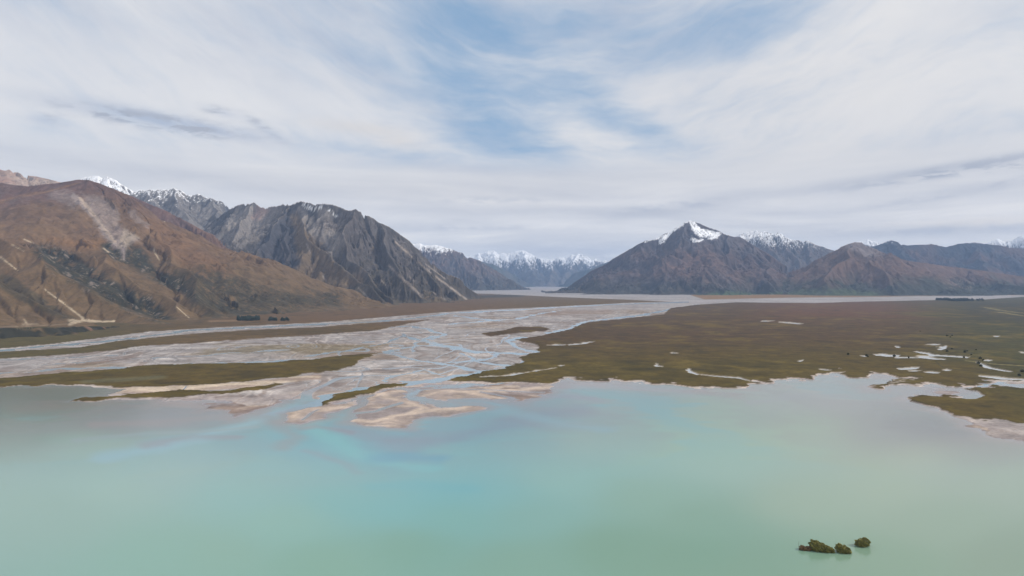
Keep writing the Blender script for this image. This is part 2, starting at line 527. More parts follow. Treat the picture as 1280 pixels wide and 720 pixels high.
def paint_peak(c):
    Z, n, nf, st, nb = c['Z'], c['n'], c['nf'], c['streak'], c['nb']
    k = mix(S(92, 76, 72), S(78, 72, 74), sstep(-.4, .4, n))
    k = mix(k, S(106, 82, 70), sstep(-.2, .5, nb + st * .4) * sstep(760, 480, Z) * .8)
    k = mix(k, S(98, 92, 94), sstep(450, 750, Z + n * 100) * .7)
    k = mix(k, S(64, 60, 64), sstep(.95, 1.3, c['slope'] + nf * .2) * .6)
    k = mix(k, S(52, 56, 48), sstep(250, 40, Z + n * 90) * .7)
    k = mix(k, SCREE, sstep(.3, .7, st) * .35)
    k = mix(k, S(70, 84, 56), patch(c, [(872, 368), (905, 364), (945, 365), (1005, 368), (1005, 372), (920, 373), (868, 371)], 3, 3) * .9)
    m = patch(c, [(862, 276), (868, 278), (874, 284), (882, 286), (890, 288), (901, 291), (897, 297), (888, 299), (878, 296), (870, 292), (864, 286)], 1.6, 2.2)
    m = np.maximum(m, patch(c, [(843, 287), (838, 293), (832, 302), (825, 306), (822, 303), (828, 297), (834, 292)], 1.6, 2.2))
    m = np.maximum(m, patch(c, [(862, 299), (866, 297), (872, 300), (880, 299), (874, 303), (866, 303)], 1.2, 2))
    m = np.maximum(m, stroke(c, [(861, 276), (853, 281), (848, 284), (843, 288)], 2.2, 2.0, .7))
    m = np.maximum(m, stroke(c, [(806, 302), (822, 298), (838, 291)], 1.6, 2, .9) * .8)
    sn = sstep(.35, .55, m - sstep(.12, .3, -nf * .3 - c['st2'] * .9) * .7)
    return mix(k, SNOW, sn)


def paint_snowback(c):
    Z, n, nf, st = c['Z'], c['n'], c['nf'], c['streak']
    k = mix(S(84, 80, 80), S(96, 82, 74), sstep(-.4, .4, n))
    sn = sstep(-.06, .08, nf * .2 + c['st2'] * .95 + (Z - 930 + n * 120) / 420) * sstep(700, 830, Z + n * 90)
    return mix(k, SNOW, sn)


def paint_foot(c):
    Z, n, nf, st, nb = c['Z'], c['n'], c['nf'], c['streak'], c['nb']
    k = mix(S(104, 82, 70), S(96, 78, 70), sstep(-.4, .4, n))
    k = mix(k, S(86, 68, 56), sstep(-.1, .5, nb + st * .3) * .7)
    k = mix(k, S(118, 108, 106), patch(c, [(1052, 312), (1058, 300), (1090, 300), (1105, 318), (1085, 322), (1070, 314)], 4, 4) * .85)
    k = mix(k, S(50, 58, 48), sstep(260, 60, Z + n * 130) * .85)
    k = mix(k, S(76, 88, 58), patch(c, [(985, 364), (1060, 362), (1100, 366), (1090, 371), (985, 371)], 3, 4) * .6)
    k = mix(k, PINK, sstep(.3, .5, st + nf * .3) * patch(c, [(1180, 348), (1215, 348), (1220, 362), (1185, 362)], 4, 3) * .7)
    return k


def paint_blue(c):
    k = mix(S(58, 58, 62), S(88, 70, 62), sstep(-.2, .5, c['nb'] + c['n'] * .3))
    sn = sstep(.15, .3, c['nf'] * .6 + c['streak'] * .5) * sstep(820, 900, c['Z'] + c['n'] * 60)
    return mix(k, SNOW, sn * .8)


def paint_snowfar(c):
    k = const(c, S(86, 86, 92))
    sn = sstep(-.1, .1, c['nf'] * .5 + c['streak'] * .6 + (c['Z'] - 960) / 250)
    return mix(k, SNOW, sn)


MTN = {}


def make_mountains():
    MTN['brown'] = build_mountain('mountain', 'brown tussock mountain with a pale scree chute below its summit, beside the lake', [
        [(-330, 190, 4300), (-150, 205, 4300), (0, 226, 4250), (33, 231, 4250), (67, 227, 4200), (97, 222, 4200), (110, 222, 4200), (133, 230, 4200),
         (160, 240, 4200), (187, 255, 4200), (207, 267, 4200), (233, 283, 4200), (267, 305, 4200), (300, 325, 4250), (325, 335, 4300),
         (375, 350, 4350), (425, 369, 4400), (458, 382, 4400)],
        ([(-330, 215, 3500), (-150, 245, 3300), (0, 291, 3000), (43, 313, 2850), (117, 370, 2600), (192, 403, 2420)], dict(s=.55)),
        ([(-330, 250, 2900), (-100, 300, 2650), (0, 350, 2450), (90, 403, 2280)], dict(s=.5)),
        ([(67, 228, 4200), (60, 250, 3900), (95, 290, 3500), (140, 325, 3200), (187, 357, 3000), (235, 398, 2650)], dict(s=.62)),
        ([(133, 230, 4200), (175, 270, 3950), (205, 305, 3600), (240, 345, 3200), (268, 388, 2850)], dict(s=.62)),
        ([(233, 283, 4200), (270, 325, 3850), (310, 360, 3500), (350, 392, 3150)], dict(s=.6)),
        ([(300, 325, 4250), (350, 357, 3950), (400, 385, 3600)], dict(s=.6)),
    ], 4.2, 900, paint_brown, ero=((420, .06), (190, .055), (90, .05), (44, .045), (20, .04)), seed=11, s=.52, L=4000, back=300, umin=-230, relief=28, rough=-.45)
    build_mountain('mountain', 'maroon ridge rising between the brown mountain and the grey massif', [
        [(130, 232, 5200), (160, 240, 5200), (213, 263, 5200), (267, 290, 5200), (320, 323, 5150), (380, 350, 5000), (440, 374, 4700)],
    ], 6, 900, paint_red, seed=23, s=.6)
    build_mountain('mountain', 'pale pinkish scree ridge above the brown slope at the photo edge', [
        [(-330, 190, 6000), (-200, 200, 6000), (0, 209, 6000), (8, 210.5, 6000), (13, 210, 6000), (18, 212, 6000), (25, 214.5, 6000), (33, 218, 6000), (48, 219.5, 6000), (60, 222, 6000),
         (75, 225.5, 6000), (95, 236, 5900), (130, 262, 5800)],
        ([(30, 217, 6000), (10, 228, 5600), (-20, 245, 5100)], {}),
        ([(60, 222, 6000), (45, 232, 5500), (38, 250, 5000)], {}),
    ], 7, 1000, paint_pinkgrey, seed=31, s=.42, umin=-230)
    build_mountain('mountain', 'grey mountain streaked with snow, first snowy summit from the brown mountain', [
        [(60, 240, 8600), (92, 226, 8600), (101, 221, 8600), (106, 219, 8600), (111, 218.5, 8600), (117, 218, 8600), (122, 217.5, 8600), (128, 220, 8600), (133, 218.5, 8600), (140, 222, 8600), (147, 225, 8600),
         (155, 230, 8600), (163, 235, 8600), (185, 250, 8600)],
        [(155, 245, 8000), (167, 238, 8000), (173, 236, 8000), (180, 236, 8000), (190, 234.5, 8000), (200, 235, 8000), (210, 235, 8000), (217, 233, 8000), (226, 236, 8000), (233, 242, 8000), (240, 243, 8000),
         (247, 240.5, 8000), (255, 243, 8000), (263, 245, 8000), (270, 249, 8000), (277, 250.5, 8000), (283, 255, 8000), (290, 262, 8000), (330, 290, 8000)],
        ([(217, 233, 8000), (222, 255, 7400), (240, 280, 6800)], {}),
        ([(263, 245, 8000), (272, 262, 7500), (268, 290, 6900)], {}),
        ([(182, 236, 8000), (195, 256, 7400)], {}),
    ], 8, 1300, paint_snowgrey, seed=41, s=.8, rough=1.6)
    build_mountain('mountain', 'dark grey rocky mountain with long pale scree lines down its steep flank', [
        [(255, 285, 6900), (275, 268, 6900), (287, 260, 6900), (296, 256, 6800), (304, 255, 6800), (311, 254, 6700), (317, 252, 6700), (323, 255, 6600), (332, 259.5, 6500), (343, 257, 6400), (352, 255.5, 6300),
         (360, 255, 6200), (365, 255, 6200), (371, 252, 6100), (377, 250.5, 6000), (383, 251.5, 5950), (388, 252, 5900), (394, 255, 5850), (398, 253.5, 5800), (408, 253.5, 5750), (417, 254, 5700), (424, 256, 5700),
         (432, 259.5, 5650), (439, 261, 5600), (445, 258.5, 5600), (450, 261, 5600), (454, 266, 5600), (463, 268, 5600), (475, 276.5, 5600), (481, 279, 5600), (487, 282, 5600), (499, 291, 5600),
         (512, 300, 5600), (519, 308, 5650), (525, 312, 5700), (540, 327, 5750), (562, 345, 5850), (582, 358, 5950), (594, 367, 6000), (606, 376, 6000)],
        ([(365, 256, 6200), (355, 266, 5950), (340, 280, 5600), (326, 305, 5200), (318, 330, 4900)], dict(s=.75)),
        ([(355, 266, 5950), (360, 300, 5300), (365, 335, 4900), (385, 365, 4500)], dict(s=.85)),
        ([(377, 252, 6000), (382, 292, 5350), (412, 314, 5000), (440, 340, 4650), (478, 372, 4250)], dict(s=.8)),
        ([(445, 260, 5600), (432, 288, 5250), (440, 320, 4950), (462, 348, 4600), (492, 376, 4300)], dict(s=.95)),
        ([(475, 277, 5600), (486, 310, 5250), (505, 345, 4900), (530, 374, 4700)], dict(s=.95)),
        ([(512, 301, 5600), (530, 335, 5300), (560, 370, 5100)], dict(s=.95)),
        ([(555, 340, 5800), (575, 366, 5450)], dict(s=.95)),
        ([(317, 252, 6700), (305, 275, 6200), (290, 300, 5800)], dict(s=.75)),
    ], 5.5, 900, paint_dark, ero=((300, .12), (150, .14), (80, .15), (42, .15), (22, .13)), seed=53, s=.95, L=1600, rough=1.3, relief=80, warp=(.42, 150))
    build_mountain('mountain', 'hazy ridge with a snowy crest beyond the dark rocky mountain, closing the valley', [
        [(480, 296, 12500), (500, 300, 12500), (512, 303, 12500), (520, 304, 12500), (526, 303.5, 12500), (532, 306, 12500), (544, 305, 12500), (552, 307, 12500), (557, 309.5, 12500), (565, 310.5, 12500), (572, 314, 12500), (578, 315, 12500), (583, 320, 12500),
         (590, 321, 12500), (600, 325, 12500), (620, 337, 12700), (640, 350, 13000), (655, 359, 13500)],
        ([(572, 314, 12500), (585, 335, 12000), (600, 352, 11500)], {}),
        ([(530, 305, 12500), (550, 335, 11800), (560, 352, 11200)], {}),
    ], 13, 1200, paint_midridge, ero=((500, .13), (250, .13), (120, .12), (60, .1)), seed=61, s=.75, rough=2, relief=90, mat=MAT_ROCK_FAR)
    build_mountain('mountain', 'low blue ridge below the distant snowy range at the head of the valley', [
        [(560, 318, 19000), (590, 322, 19000), (615, 328, 19000), (635, 338, 19500), (655, 350, 19500), (668, 356, 19500)],
        [(690, 358, 19500), (700, 352, 19500), (716, 341, 19500), (735, 335, 19000), (770, 322, 19000)],
    ], 22, 2500, paint_farfront, ero=((900, .12), (450, .12), (220, .12), (110, .1)), seed=67, s=.7, rough=1, mat=MAT_ROCK_FAR)
    build_mountain('mountain', 'distant white snow covered range at the head of the valley', [
        [(540, 325, 24000), (570, 321, 24000), (583, 319, 24000), (592, 318, 24000), (598, 316, 24000), (605, 317, 24000), (611, 313, 24000), (616, 311.5, 24000), (622, 315, 24000), (631, 315.5, 24000), (640, 315, 24000), (647, 312, 24000),
         (653, 310.5, 24000), (659, 313, 24000), (664, 315, 24000), (670, 319, 24000), (675, 320, 24000), (682, 322, 24000), (688, 323, 24000), (696, 320, 24000), (706, 320, 24000), (714, 317, 24000), (720, 318, 24000), (724, 315.5, 24000),
         (729, 320, 24000), (734, 319.5, 24000), (739, 324, 24000), (745, 322, 24000), (751, 325, 24000), (756, 323, 24000), (762, 327, 24000), (775, 326, 24000), (800, 330, 24000)],
        ([(653, 311, 24000), (662, 330, 22000), (670, 345, 20500)], {}),
        ([(616, 312, 24000), (625, 335, 22000)], {}),
        ([(598, 316, 24000), (602, 335, 22000)], {}),
        ([(688, 323, 24000), (690, 340, 21500), (684, 354, 20000)], {}),
        ([(723, 316, 24000), (712, 335, 22500), (702, 350, 21000)], {}),
        ([(745, 322, 24000), (735, 338, 22500)], {}),
    ], 26, 3500, paint_far, ero=((1100, .13), (550, .14), (280, .14), (140, .12), (70, .1)), seed=71, s=.8, L=4000, rough=4, relief=220, warp=(.4, 400), mat=MAT_ROCK_FAR)
    build_mountain('mountain', 'tall pointed purple brown peak with snow round its summit', [
        [(700, 366, 10300), (705, 362, 10200), (716, 353, 10100), (728, 345, 10000), (738, 338, 9900), (747, 333.5, 9800), (758, 328, 9700), (770, 319.5, 9600), (780, 314, 9600), (789, 309, 9600), (797, 304, 9600), (805, 300.5, 9500),
         (812, 299, 9500), (822, 296, 9500), (830, 291, 9500), (838, 289.5, 9500), (844, 284, 9500), (850, 280.5, 9500), (855, 277, 9500), (862, 274.6, 9500), (867, 275.5, 9500), (873, 278, 9500), (880, 281, 9500), (887, 284, 9500), (894, 286, 9450),
         (901, 289, 9400), (906, 292, 9350), (911, 293, 9300), (918, 294.5, 9300), (925, 294.5, 9300), (934, 300, 9300), (946, 307, 9250), (958, 314, 9200), (970, 322, 9200), (981, 330, 9200), (1000, 341, 9100), (1030, 356, 9000)],
        ([(911, 293, 9300), (908, 315, 8900), (895, 338, 8400), (880, 360, 7900)], dict(s=.75)),
        ([(862, 275, 9500), (850, 300, 9100), (832, 328, 8700), (812, 356, 8400)], dict(s=.75)),
        ([(805, 301, 9500), (790, 330, 9300), (768, 355, 9000)], dict(s=.75)),
        ([(934, 300, 9300), (955, 325, 8800), (970, 352, 8000)], dict(s=.7)),
        ([(958, 314, 9200), (985, 340, 8600), (1005, 362, 7800)], dict(s=.7)),
    ], 9, 1100, paint_peak, ero=((500, .09), (250, .08), (120, .06), (60, .05), (30, .04)), seed=83, s=.95, L=1500, rough=.55, relief=130, warp=(.5, 220))
    build_mountain('mountain', 'jagged snow streaked crest behind the shoulder of the tall pointed peak', [
        [(900, 312, 13000), (918, 297, 13000), (925, 291.5, 13000), (932, 289.5, 13000), (940, 287.5, 13000), (946, 286, 13000), (953, 289, 13000), (960, 289, 13000), (966, 291, 13000), (972, 289, 13000), (977, 291.5, 13000), (982, 295, 13000), (989, 298, 13000),
         (995, 300, 13000), (1003, 301, 13000), (1010, 299, 13000), (1016, 301.5, 13000), (1022, 305, 13000), (1035, 309.5, 13000), (1060, 316, 13000)],
        ([(946, 287, 13000), (958, 305, 12400), (975, 325, 11800)], {}),
        ([(972, 290, 13000), (985, 310, 12400), (1000, 330, 11800)], {}),
        ([(1010, 300, 13000), (1015, 318, 12300), (1005, 340, 11500)], {}),
    ], 12, 1500, paint_snowback, ero=((500, .13), (250, .14), (120, .13), (60, .11)), seed=89, s=.85, rough=3, relief=80, warp=(.4, 200), mat=MAT_ROCK_FAR)
    build_mountain('mountain', 'rounded reddish brown foothill with a grey scree cone on top', [
        [(960, 366, 8500), (980, 353, 8500), (997, 342, 8500), (1010, 332, 8500), (1025, 324, 8500), (1035, 317, 8500), (1044, 312, 8500), (1052, 307, 8500), (1060, 303.5, 8500), (1067, 301.5, 8500), (1077, 301.5, 8500), (1087, 307, 8500),
         (1098, 312, 8500), (1110, 317, 8500), (1122, 321, 8500), (1135, 325, 8500), (1172, 330, 8600), (1210, 334.5, 8700), (1247, 339.5, 8800), (1280, 345, 8900), (1400, 352, 9200)],
        ([(1067, 303, 8500), (1058, 320, 8100), (1030, 345, 7600)], dict(s=.6)),
        ([(1087, 308, 8500), (1090, 325, 8000), (1110, 345, 7500), (1120, 362, 7200)], dict(s=.55)),
        ([(1135, 325, 8500), (1165, 345, 7900), (1200, 360, 7400)], dict(s=.5)),
        ([(1210, 335, 8700), (1250, 352, 8000), (1300, 362, 7500)], dict(s=.5)),
    ], 9, 1000, paint_foot, ero=((420, .07), (200, .08), (100, .08), (50, .07)), seed=97, s=.6, L=2000, relief=60, warp=(.4, 140))
    build_mountain('mountain', 'long dark blue ridge stretching behind the reddish foothill', [
        [(1040, 316, 12500), (1070, 312, 12500), (1085, 309.5, 12500), (1100, 305, 12500), (1108, 301.5, 12500), (1115, 300.5, 12500), (1122, 302, 12500), (1127, 305, 12500), (1135, 306, 12500), (1155, 306, 12500), (1163, 304.5, 12500), (1172, 305.5, 12500), (1182, 308, 12500),
         (1190, 306, 12500), (1197, 304.5, 12500), (1210, 303.5, 12500), (1217, 302.5, 12500), (1224, 303, 12500), (1230, 304.5, 12500), (1247, 306, 12500), (1263, 309, 12500), (1280, 310.5, 12500), (1400, 318, 12500)],
        ([(1115, 301, 12500), (1130, 318, 11800), (1150, 335, 11000)], {}),
        ([(1217, 303, 12500), (1225, 320, 11800), (1235, 335, 11000)], {}),
    ], 12, 1500, paint_blue, seed=101, s=.6, rough=1.5, relief=80, mat=MAT_ROCK_FAR)
    build_mountain('mountain', 'small snowy summits peeping over the long blue ridge', [
        [(1040, 315, 15500), (1062, 304, 15500), (1072, 301.5, 15500), (1078, 302, 15500), (1084, 299, 15500), (1090, 300.5, 15500), (1097, 302.5, 15500), (1103, 304, 15500), (1112, 304, 15500), (1130, 309, 15500)],
        [(1215, 310, 15500), (1232, 304.5, 15500), (1240, 300.5, 15500), (1247, 297.5, 15500), (1253, 300, 15500), (1260, 301, 15500), (1266, 298.5, 15500), (1270, 296, 15500), (1276, 293.5, 15500), (1283, 290, 15500), (1300, 287, 15500), (1400, 300, 15500)],
    ], 16, 1200, paint_snowfar, ero=((500, .13), (250, .14), (120, .13), (60, .11)), seed=107, s=.7, rough=2, mat=MAT_ROCK_FAR)
    top = [(-230, 407.5, 1790), (-60, 407.5, 1790), (0, 407.3, 1810), (60, 406.6, 1890), (100, 405.2, 2030), (140, 404.6, 2200), (170, 406, 2330), (185, 410, 2350)]
    build_mountain('mountain', 'low scrubby terrace bank below the gravel road at the foot of the brown mountain', [
        [(u, v, Y + k) for u, v, Y in top for k in (0,)]] + [[(u, v - .2 + k / 150, Y + k) for u, v, Y in top] for k in (60, 120, 180, 240)],
        4, 150, paint_terrace, ero=((70, .16), (35, .14)), seed=113, s=.32, L=4000, soft=3, umin=-230, side=100, relief=0, rough=-.5)


# ------------------------------------------------------------------ the valley floor
GRASS = {
 'east': [(560, 477), (605, 465.5), (640, 457.5), (653, 454), (651, 448), (662, 443), (672, 440), (674, 434), (668, 430), (650, 427), (639, 424.5), (658, 422.5), (685, 418), (709, 413),
          (722, 407), (734, 403), (775, 399), (830, 393), (837, 385.5), (870, 381), (920, 378), (1019, 379), (1060, 377.5), (1108, 376.5), (1152, 375.5), (1230, 374.5), (1280, 371), (1500, 368), (1700, 368),
          (1700, 470), (1500, 478), (1280, 477), (1239, 477.5), (1225, 481), (1207, 482), (1187, 483), (1157, 480), (1130, 480.5), (1114, 481), (1103, 484), (1089, 482.5), (1089, 479), (1114, 477), (1139, 474.5),
          (1149, 472), (1135, 470), (1120, 472), (1110, 469), (1089, 467.5), (1075, 471), (1062, 472), (1056, 469), (1056, 464.5), (1045, 467), (1023, 469), (1000, 472), (985, 473), (971, 475), (955, 476.5), (943, 477), (936, 481),
          (920, 482.5), (892, 483.6), (875, 482), (858, 479), (835, 479.5), (813, 478), (785, 476.5), (765, 474.5), (750, 476), (729, 474), (712, 472), (700, 474.5), (687, 479), (640, 478.5)],
 'spit': [(1280, 534), (1232, 529), (1201, 521), (1182, 515), (1166, 510), (1137, 503), (1140, 498.5), (1153, 497), (1180, 497.5), (1207, 500), (1222, 499), (1232, 496.5), (1220, 491), (1197, 487), (1239, 484), (1286, 484.5),
          (1500, 482), (1700, 482), (1700, 560), (1400, 550)],
 'west': [(-500, 474), (-200, 475), (0, 473), (60, 468), (125, 464), (175, 458), (219, 456), (344, 453.5), (400, 448), (440, 443.5), (478, 441), (462, 446), (452, 450), (444, 455), (439, 459), (420, 463), (400, 467),
          (360, 472), (312, 478), (250, 481.5), (200, 484), (160, 484.5), (120, 482.5), (94, 481), (50, 483), (0, 484), (-200, 487), (-500, 487)],
 'thin': [(78, 502), (103, 497), (140, 495), (187, 492), (281, 487.5), (344, 480), (359, 482), (335, 487), (312, 490), (265, 494.5), (219, 498), (190, 499.5), (156, 499), (120, 501)],
 'sliver': [(396, 505), (421, 494.5), (467, 482.5), (508, 478.5), (505, 481), (470, 487.5), (448, 494), (420, 502)],
 'isle': [(602, 417), (624, 414), (646, 409), (677, 408.5), (689, 411.5), (680, 414.5), (640, 417.5), (614, 421)],
}
PLAIN = {
 'band': [(-500, 450), (0, 441), (103, 434), (145, 427), (187, 423), (250, 416.5), (320, 412.5), (400, 409), (474, 403), (539, 399.5), (520, 403.5), (490, 409), (464, 414), (400, 418.5), (281, 426.5), (187, 432.5), (125, 440), (60, 446), (0, 449), (-500, 462)],
 'foot': [(-500, 440), (0, 436.5), (78, 429), (125, 423), (187, 415), (281, 409), (400, 403.5), (442, 400), (536, 392), (599, 387.5), (650, 385.5), (692, 383.5), (749, 380.6), (790, 378.5), (840, 377.5), (780, 374.5), (700, 371.5), (640, 368.6), (598, 367), (560, 362), (-500, 362)],
 'strip': [(880, 374.5), (985, 372.3), (1100, 371.2), (1180, 370), (1400, 368), (1700, 366), (1700, 358), (860, 358), (860, 368)],
}
CHANNELS = [
 ([(872, 381.5), (837, 387), (800, 394), (734, 402), (709, 411.5), (684, 416)], 5, 5), ([(655, 422), (632, 426), (655, 438), (672, 441), (650, 454)], 6, 6),
 ([(690, 440), (653, 455), (605, 465), (560, 474), (508, 479.5), (442, 488), (396, 501), (370, 510), (330, 521), (290, 532)], 4, 22),
 ([(480, 440), (511, 447), (555, 456), (605, 464)], 4, 7), ([(464, 414), (483, 409), (514, 408), (555, 417), (540, 424)], 3, 5),
 ([(505, 418), (514, 422), (535, 428), (565, 435), (600, 441)], 5, 8), ([(478, 440), (500, 436), (521, 432), (555, 432)], 3, 5),
 ([(555, 432), (590, 438), (625, 441)], 8, 4), ([(690, 441), (660, 443), (627, 441), (610, 449), (560, 453)], 8, 4),
 ([(500, 438), (440, 446), (400, 449), (281, 454), (219, 455.5), (156, 460), (80, 461), (0, 468), (-300, 474)], 4, 5),
 ([(860, 377.5), (755, 381), (661, 386.5), (567, 391.5), (483, 401.5), (380, 406.2), (300, 409.5), (228, 414), (187, 420), (120, 428), (78, 431), (0, 438.5), (-300, 447)], 3, 6),
 ([(580, 442), (596, 452), (640, 458)], 4, 5), ([(560, 470), (530, 462), (500, 468), (480, 476)], 3, 4),
 ([(570, 395), (620, 401), (660, 397)], 4, 3), ([(540, 420), (520, 429), (515, 440)], 5, 3), ([(700, 388), (640, 399), (560, 405)], 2.5, 3),
 ([(360, 448), (420, 440), (470, 432), (505, 420)], 2, 3), ([(40, 455), (120, 452), (240, 445), (360, 437)], 2, 2.5),
 ([(640, 478), (560, 482), (520, 488), (510, 496), (560, 503), (640, 500)], 3, 10),
 ([(-100, 452), (60, 449), (140, 444)], 2, 3),
 ([(1300, 479.5), (1239, 480.5), (1207, 484.5)], 6, 8),
]
PONDS = [  # small pools and backwaters in the grassland (centre line, half width)
 ([(1096, 444), (1123, 445)], 4.2), ([(1122, 447.5), (1150, 446.5), (1179, 449.5)], 3.0), ([(1146, 440), (1160, 442.5), (1166, 444.5), (1210, 447.5)], 2.6), ([(1120, 433.5), (1124, 434.5)], 2.4),
 ([(1159, 430.6), (1174, 431)], 2.0), ([(1177, 437), (1181, 433)], 3.4), ([(1245, 421), (1247, 420.6)], 2.6), ([(1128, 462), (1148, 460.2)], 3.0), ([(1137, 464), (1150, 463.5)], 1.6), ([(1156, 465.6), (1174, 466.6)], 2.0),
 ([(1182, 463.3), (1188, 463.6)], 1.8), ([(1224, 470.8), (1250, 473.5), (1290, 475.8)], 2.8), ([(1221, 453), (1229, 457), (1240, 461), (1262, 465)], 2.4), ([(1232, 451.2), (1238, 451)], 2.2), ([(974, 403), (1002, 405)], 2.0),
 ([(953, 402), (966, 401.6)], 1.8), ([(1027, 462.4), (1037, 463.4)], 1.8), ([(1123, 408.5), (1132, 408.6)], 1.4), ([(686, 431.6), (706, 430.8)], 2.2), ([(712, 431.2), (727, 429.6), (742, 427.6)], 2.0),
 ([(600, 472), (640, 469), (672, 463), (694, 460.2)], 1.9), ([(699, 457.4), (704, 457)], 1.8), ([(697, 448.4), (702, 448.6)], 1.4), ([(840, 441), (846, 441.8)], 2.0), ([(820, 455), (822, 457.6), (828, 458.6)], 1.8),
 ([(860, 462), (862, 466), (872, 468.6)], 3.2), ([(876, 468.8), (900, 471.5), (925, 473.2), (938, 477)], 1.6), ([(1000, 452), (1002, 450.6)], 1.8), ([(1012, 451), (1014, 449.6)], 1.4), ([(1078, 444.6), (1084, 445.4)], 2),
 ([(1227, 456), (1232, 458)], 2.4), ([(1275, 441), (1283, 441.6)], 1.6), ([(1064, 444.6), (1072, 444)], 1.2), ([(935, 387), (958, 388)], 1.2), ([(890, 439), (894, 441)], 1.0), ([(1042, 409), (1050, 409)], 1.0),
]
LAKE = [(-600, 488), (-200, 487), (0, 484), (50, 483), (94, 481.5), (140, 485), (165, 487), (150, 490), (120, 495), (78, 502), (120, 501.5), (156, 500), (190, 502), (219, 502), (281, 503), (310, 506), (340, 506),
        (360, 500), (385, 496), (396, 497), (392, 508), (396, 506), (421, 503), (455, 493), (500, 483), (512, 486), (540, 481), (600, 480), (687, 480), (700, 475.5), (712, 473), (729, 475), (750, 477), (765, 475.5), (785, 477.5), (813, 479), (835, 480.5),
        (858, 480), (875, 483), (892, 484.6), (920, 483.5), (936, 482), (943, 478), (955, 477.5), (971, 476), (985, 474), (1000, 473), (1023, 470), (1045, 468), (1054, 465.5), (1057, 470), (1062, 473), (1075, 472), (1089, 468.5),
        (1110, 470), (1120, 473), (1135, 471), (1147, 473), (1139, 475.5), (1114, 478), (1089, 480), (1089, 483.5), (1103, 485), (1114, 482), (1157, 481), (1187, 484), (1207, 483.5), (1240, 479.5), (1300, 479), (1700, 476), (1700, 481), (1300, 483.5), (1239, 483), (1197, 486),
        (1220, 492), (1231, 496.5), (1222, 498), (1207, 499), (1180, 496.5), (1153, 496), (1140, 497.5), (1136, 503), (1150, 507), (1166, 511), (1182, 516), (1201, 524), (1215, 533), (1232, 540), (1280, 550), (1400, 575), (1700, 600), (1700, 4000), (-600, 4000)]
BARS = [([(505, 484), (540, 480.5), (600, 479.5), (690, 479.5), (704, 483), (690, 491), (650, 503), (600, 500), (560, 500), (530, 503), (515, 496)], 0),
        ([(440, 522), (455, 510), (456, 500), (470, 490), (490, 489), (507, 493), (520, 502), (548, 506), (600, 506), (612, 509), (570, 518), (530, 525), (500, 536), (455, 534), (432, 528)], 0),
        ([(362, 526), (376, 515), (398, 508), (430, 505), (450, 504), (446, 512), (425, 517), (400, 523), (380, 530)], 0),
        ([(240, 506), (300, 501), (345, 499), (366, 500), (345, 508), (318, 518), (290, 522), (296, 512), (255, 512)], 0),
        ([(1215, 533), (1240, 533), (1300, 536), (1700, 545), (1700, 590), (1400, 570), (1280, 549), (1240, 541)], 0),
        ([(1157, 488.5), (1170, 487), (1190, 487.5), (1200, 490), (1185, 493), (1170, 493)], 0)]
CREAM = [([(371, 521), (390, 513), (424, 510), (446, 508)], 5), ([(461, 500), (476, 493), (502, 500), (525, 508), (514, 515)], 5), ([(435, 525), (469, 528), (510, 519), (540, 510), (585, 509)], 6),
         ([(529, 496), (555, 489), (600, 496), (637, 500)], 5), ([(559, 492), (619, 488), (690, 484)], 5), ([(450, 532), (480, 535)], 3), ([(560, 485), (640, 483)], 3), ([(470, 510), (500, 508), (530, 503)], 3),
         ([(1225, 536), (1260, 541), (1300, 545)], 5), ([(300, 505), (340, 501)], 3)]
CUTS = [([(505, 482), (512, 492), (516, 499), (555, 505), (600, 505), (656, 519)], 4), ([(470, 488), (456, 497), (452, 506), (428, 518), (400, 530)], 6), ([(500, 503), (470, 515), (440, 518)], 2.5),
        ([(540, 484), (600, 487), (680, 490)], 1.5), ([(380, 505), (340, 517), (300, 528)], 5), ([(600, 490), (640, 497)], 1.6), ([(400, 513), (380, 524)], 1.5)]
PLUMES_AND_SHADOW = [([(400, 498), (356, 513), (300, 533), (230, 552), (120, 570)], 16, (132, 174, 190), .95), ([(430, 533), (470, 545), (510, 556), (560, 550), (600, 540), (650, 525), (720, 515)], 22, (122, 138, 158), .6),
          ([(340, 518), (356, 528), (371, 545), (360, 556)], 16, (136, 138, 144), .55), ([(386, 526), (409, 543), (442, 560), (480, 577), (540, 588)], 18, (104, 176, 186), .85),
          ([(300, 545), (250, 545), (180, 556)], 12, (136, 134, 146), .6), ([(478, 572), (515, 572), (545, 574)], 20, (84, 146, 178), .7), ([(600, 505), (656, 520), (700, 530), (760, 536)], 14, (128, 166, 182), .6),
          ([(390, 560), (430, 575), (450, 590)], 10, (128, 140, 158), .5), ([(700, 484), (760, 484), (860, 488)], 14, (158, 160, 172), .6), ([(280, 520), (200, 528), (120, 532)], 10, (150, 144, 148), .6),
          ([(330, 530), (260, 538), (180, 542), (90, 552)], 7, (140, 160, 168), .6), ([(440, 540), (400, 530), (380, 533)], 8, (132, 128, 142), .5), ([(200, 505), (260, 508), (300, 512)], 10, (166, 152, 150), .6),
          ([(640, 500), (700, 497), (740, 500)], 12, (140, 146, 164), .6), ([(470, 610), (530, 609), (588, 613)], 16, (84, 168, 182), .55), ([(1120, 531), (1160, 534), (1200, 545)], 22, (126, 130, 134), .6),  # last stroke: shadow patch off the spit, painted as water colour
          ([(940, 500), (1000, 494), (1060, 497)], 9, (150, 158, 166), .5), ([(150, 500), (100, 508), (20, 512)], 12, (128, 134, 128), .5)]
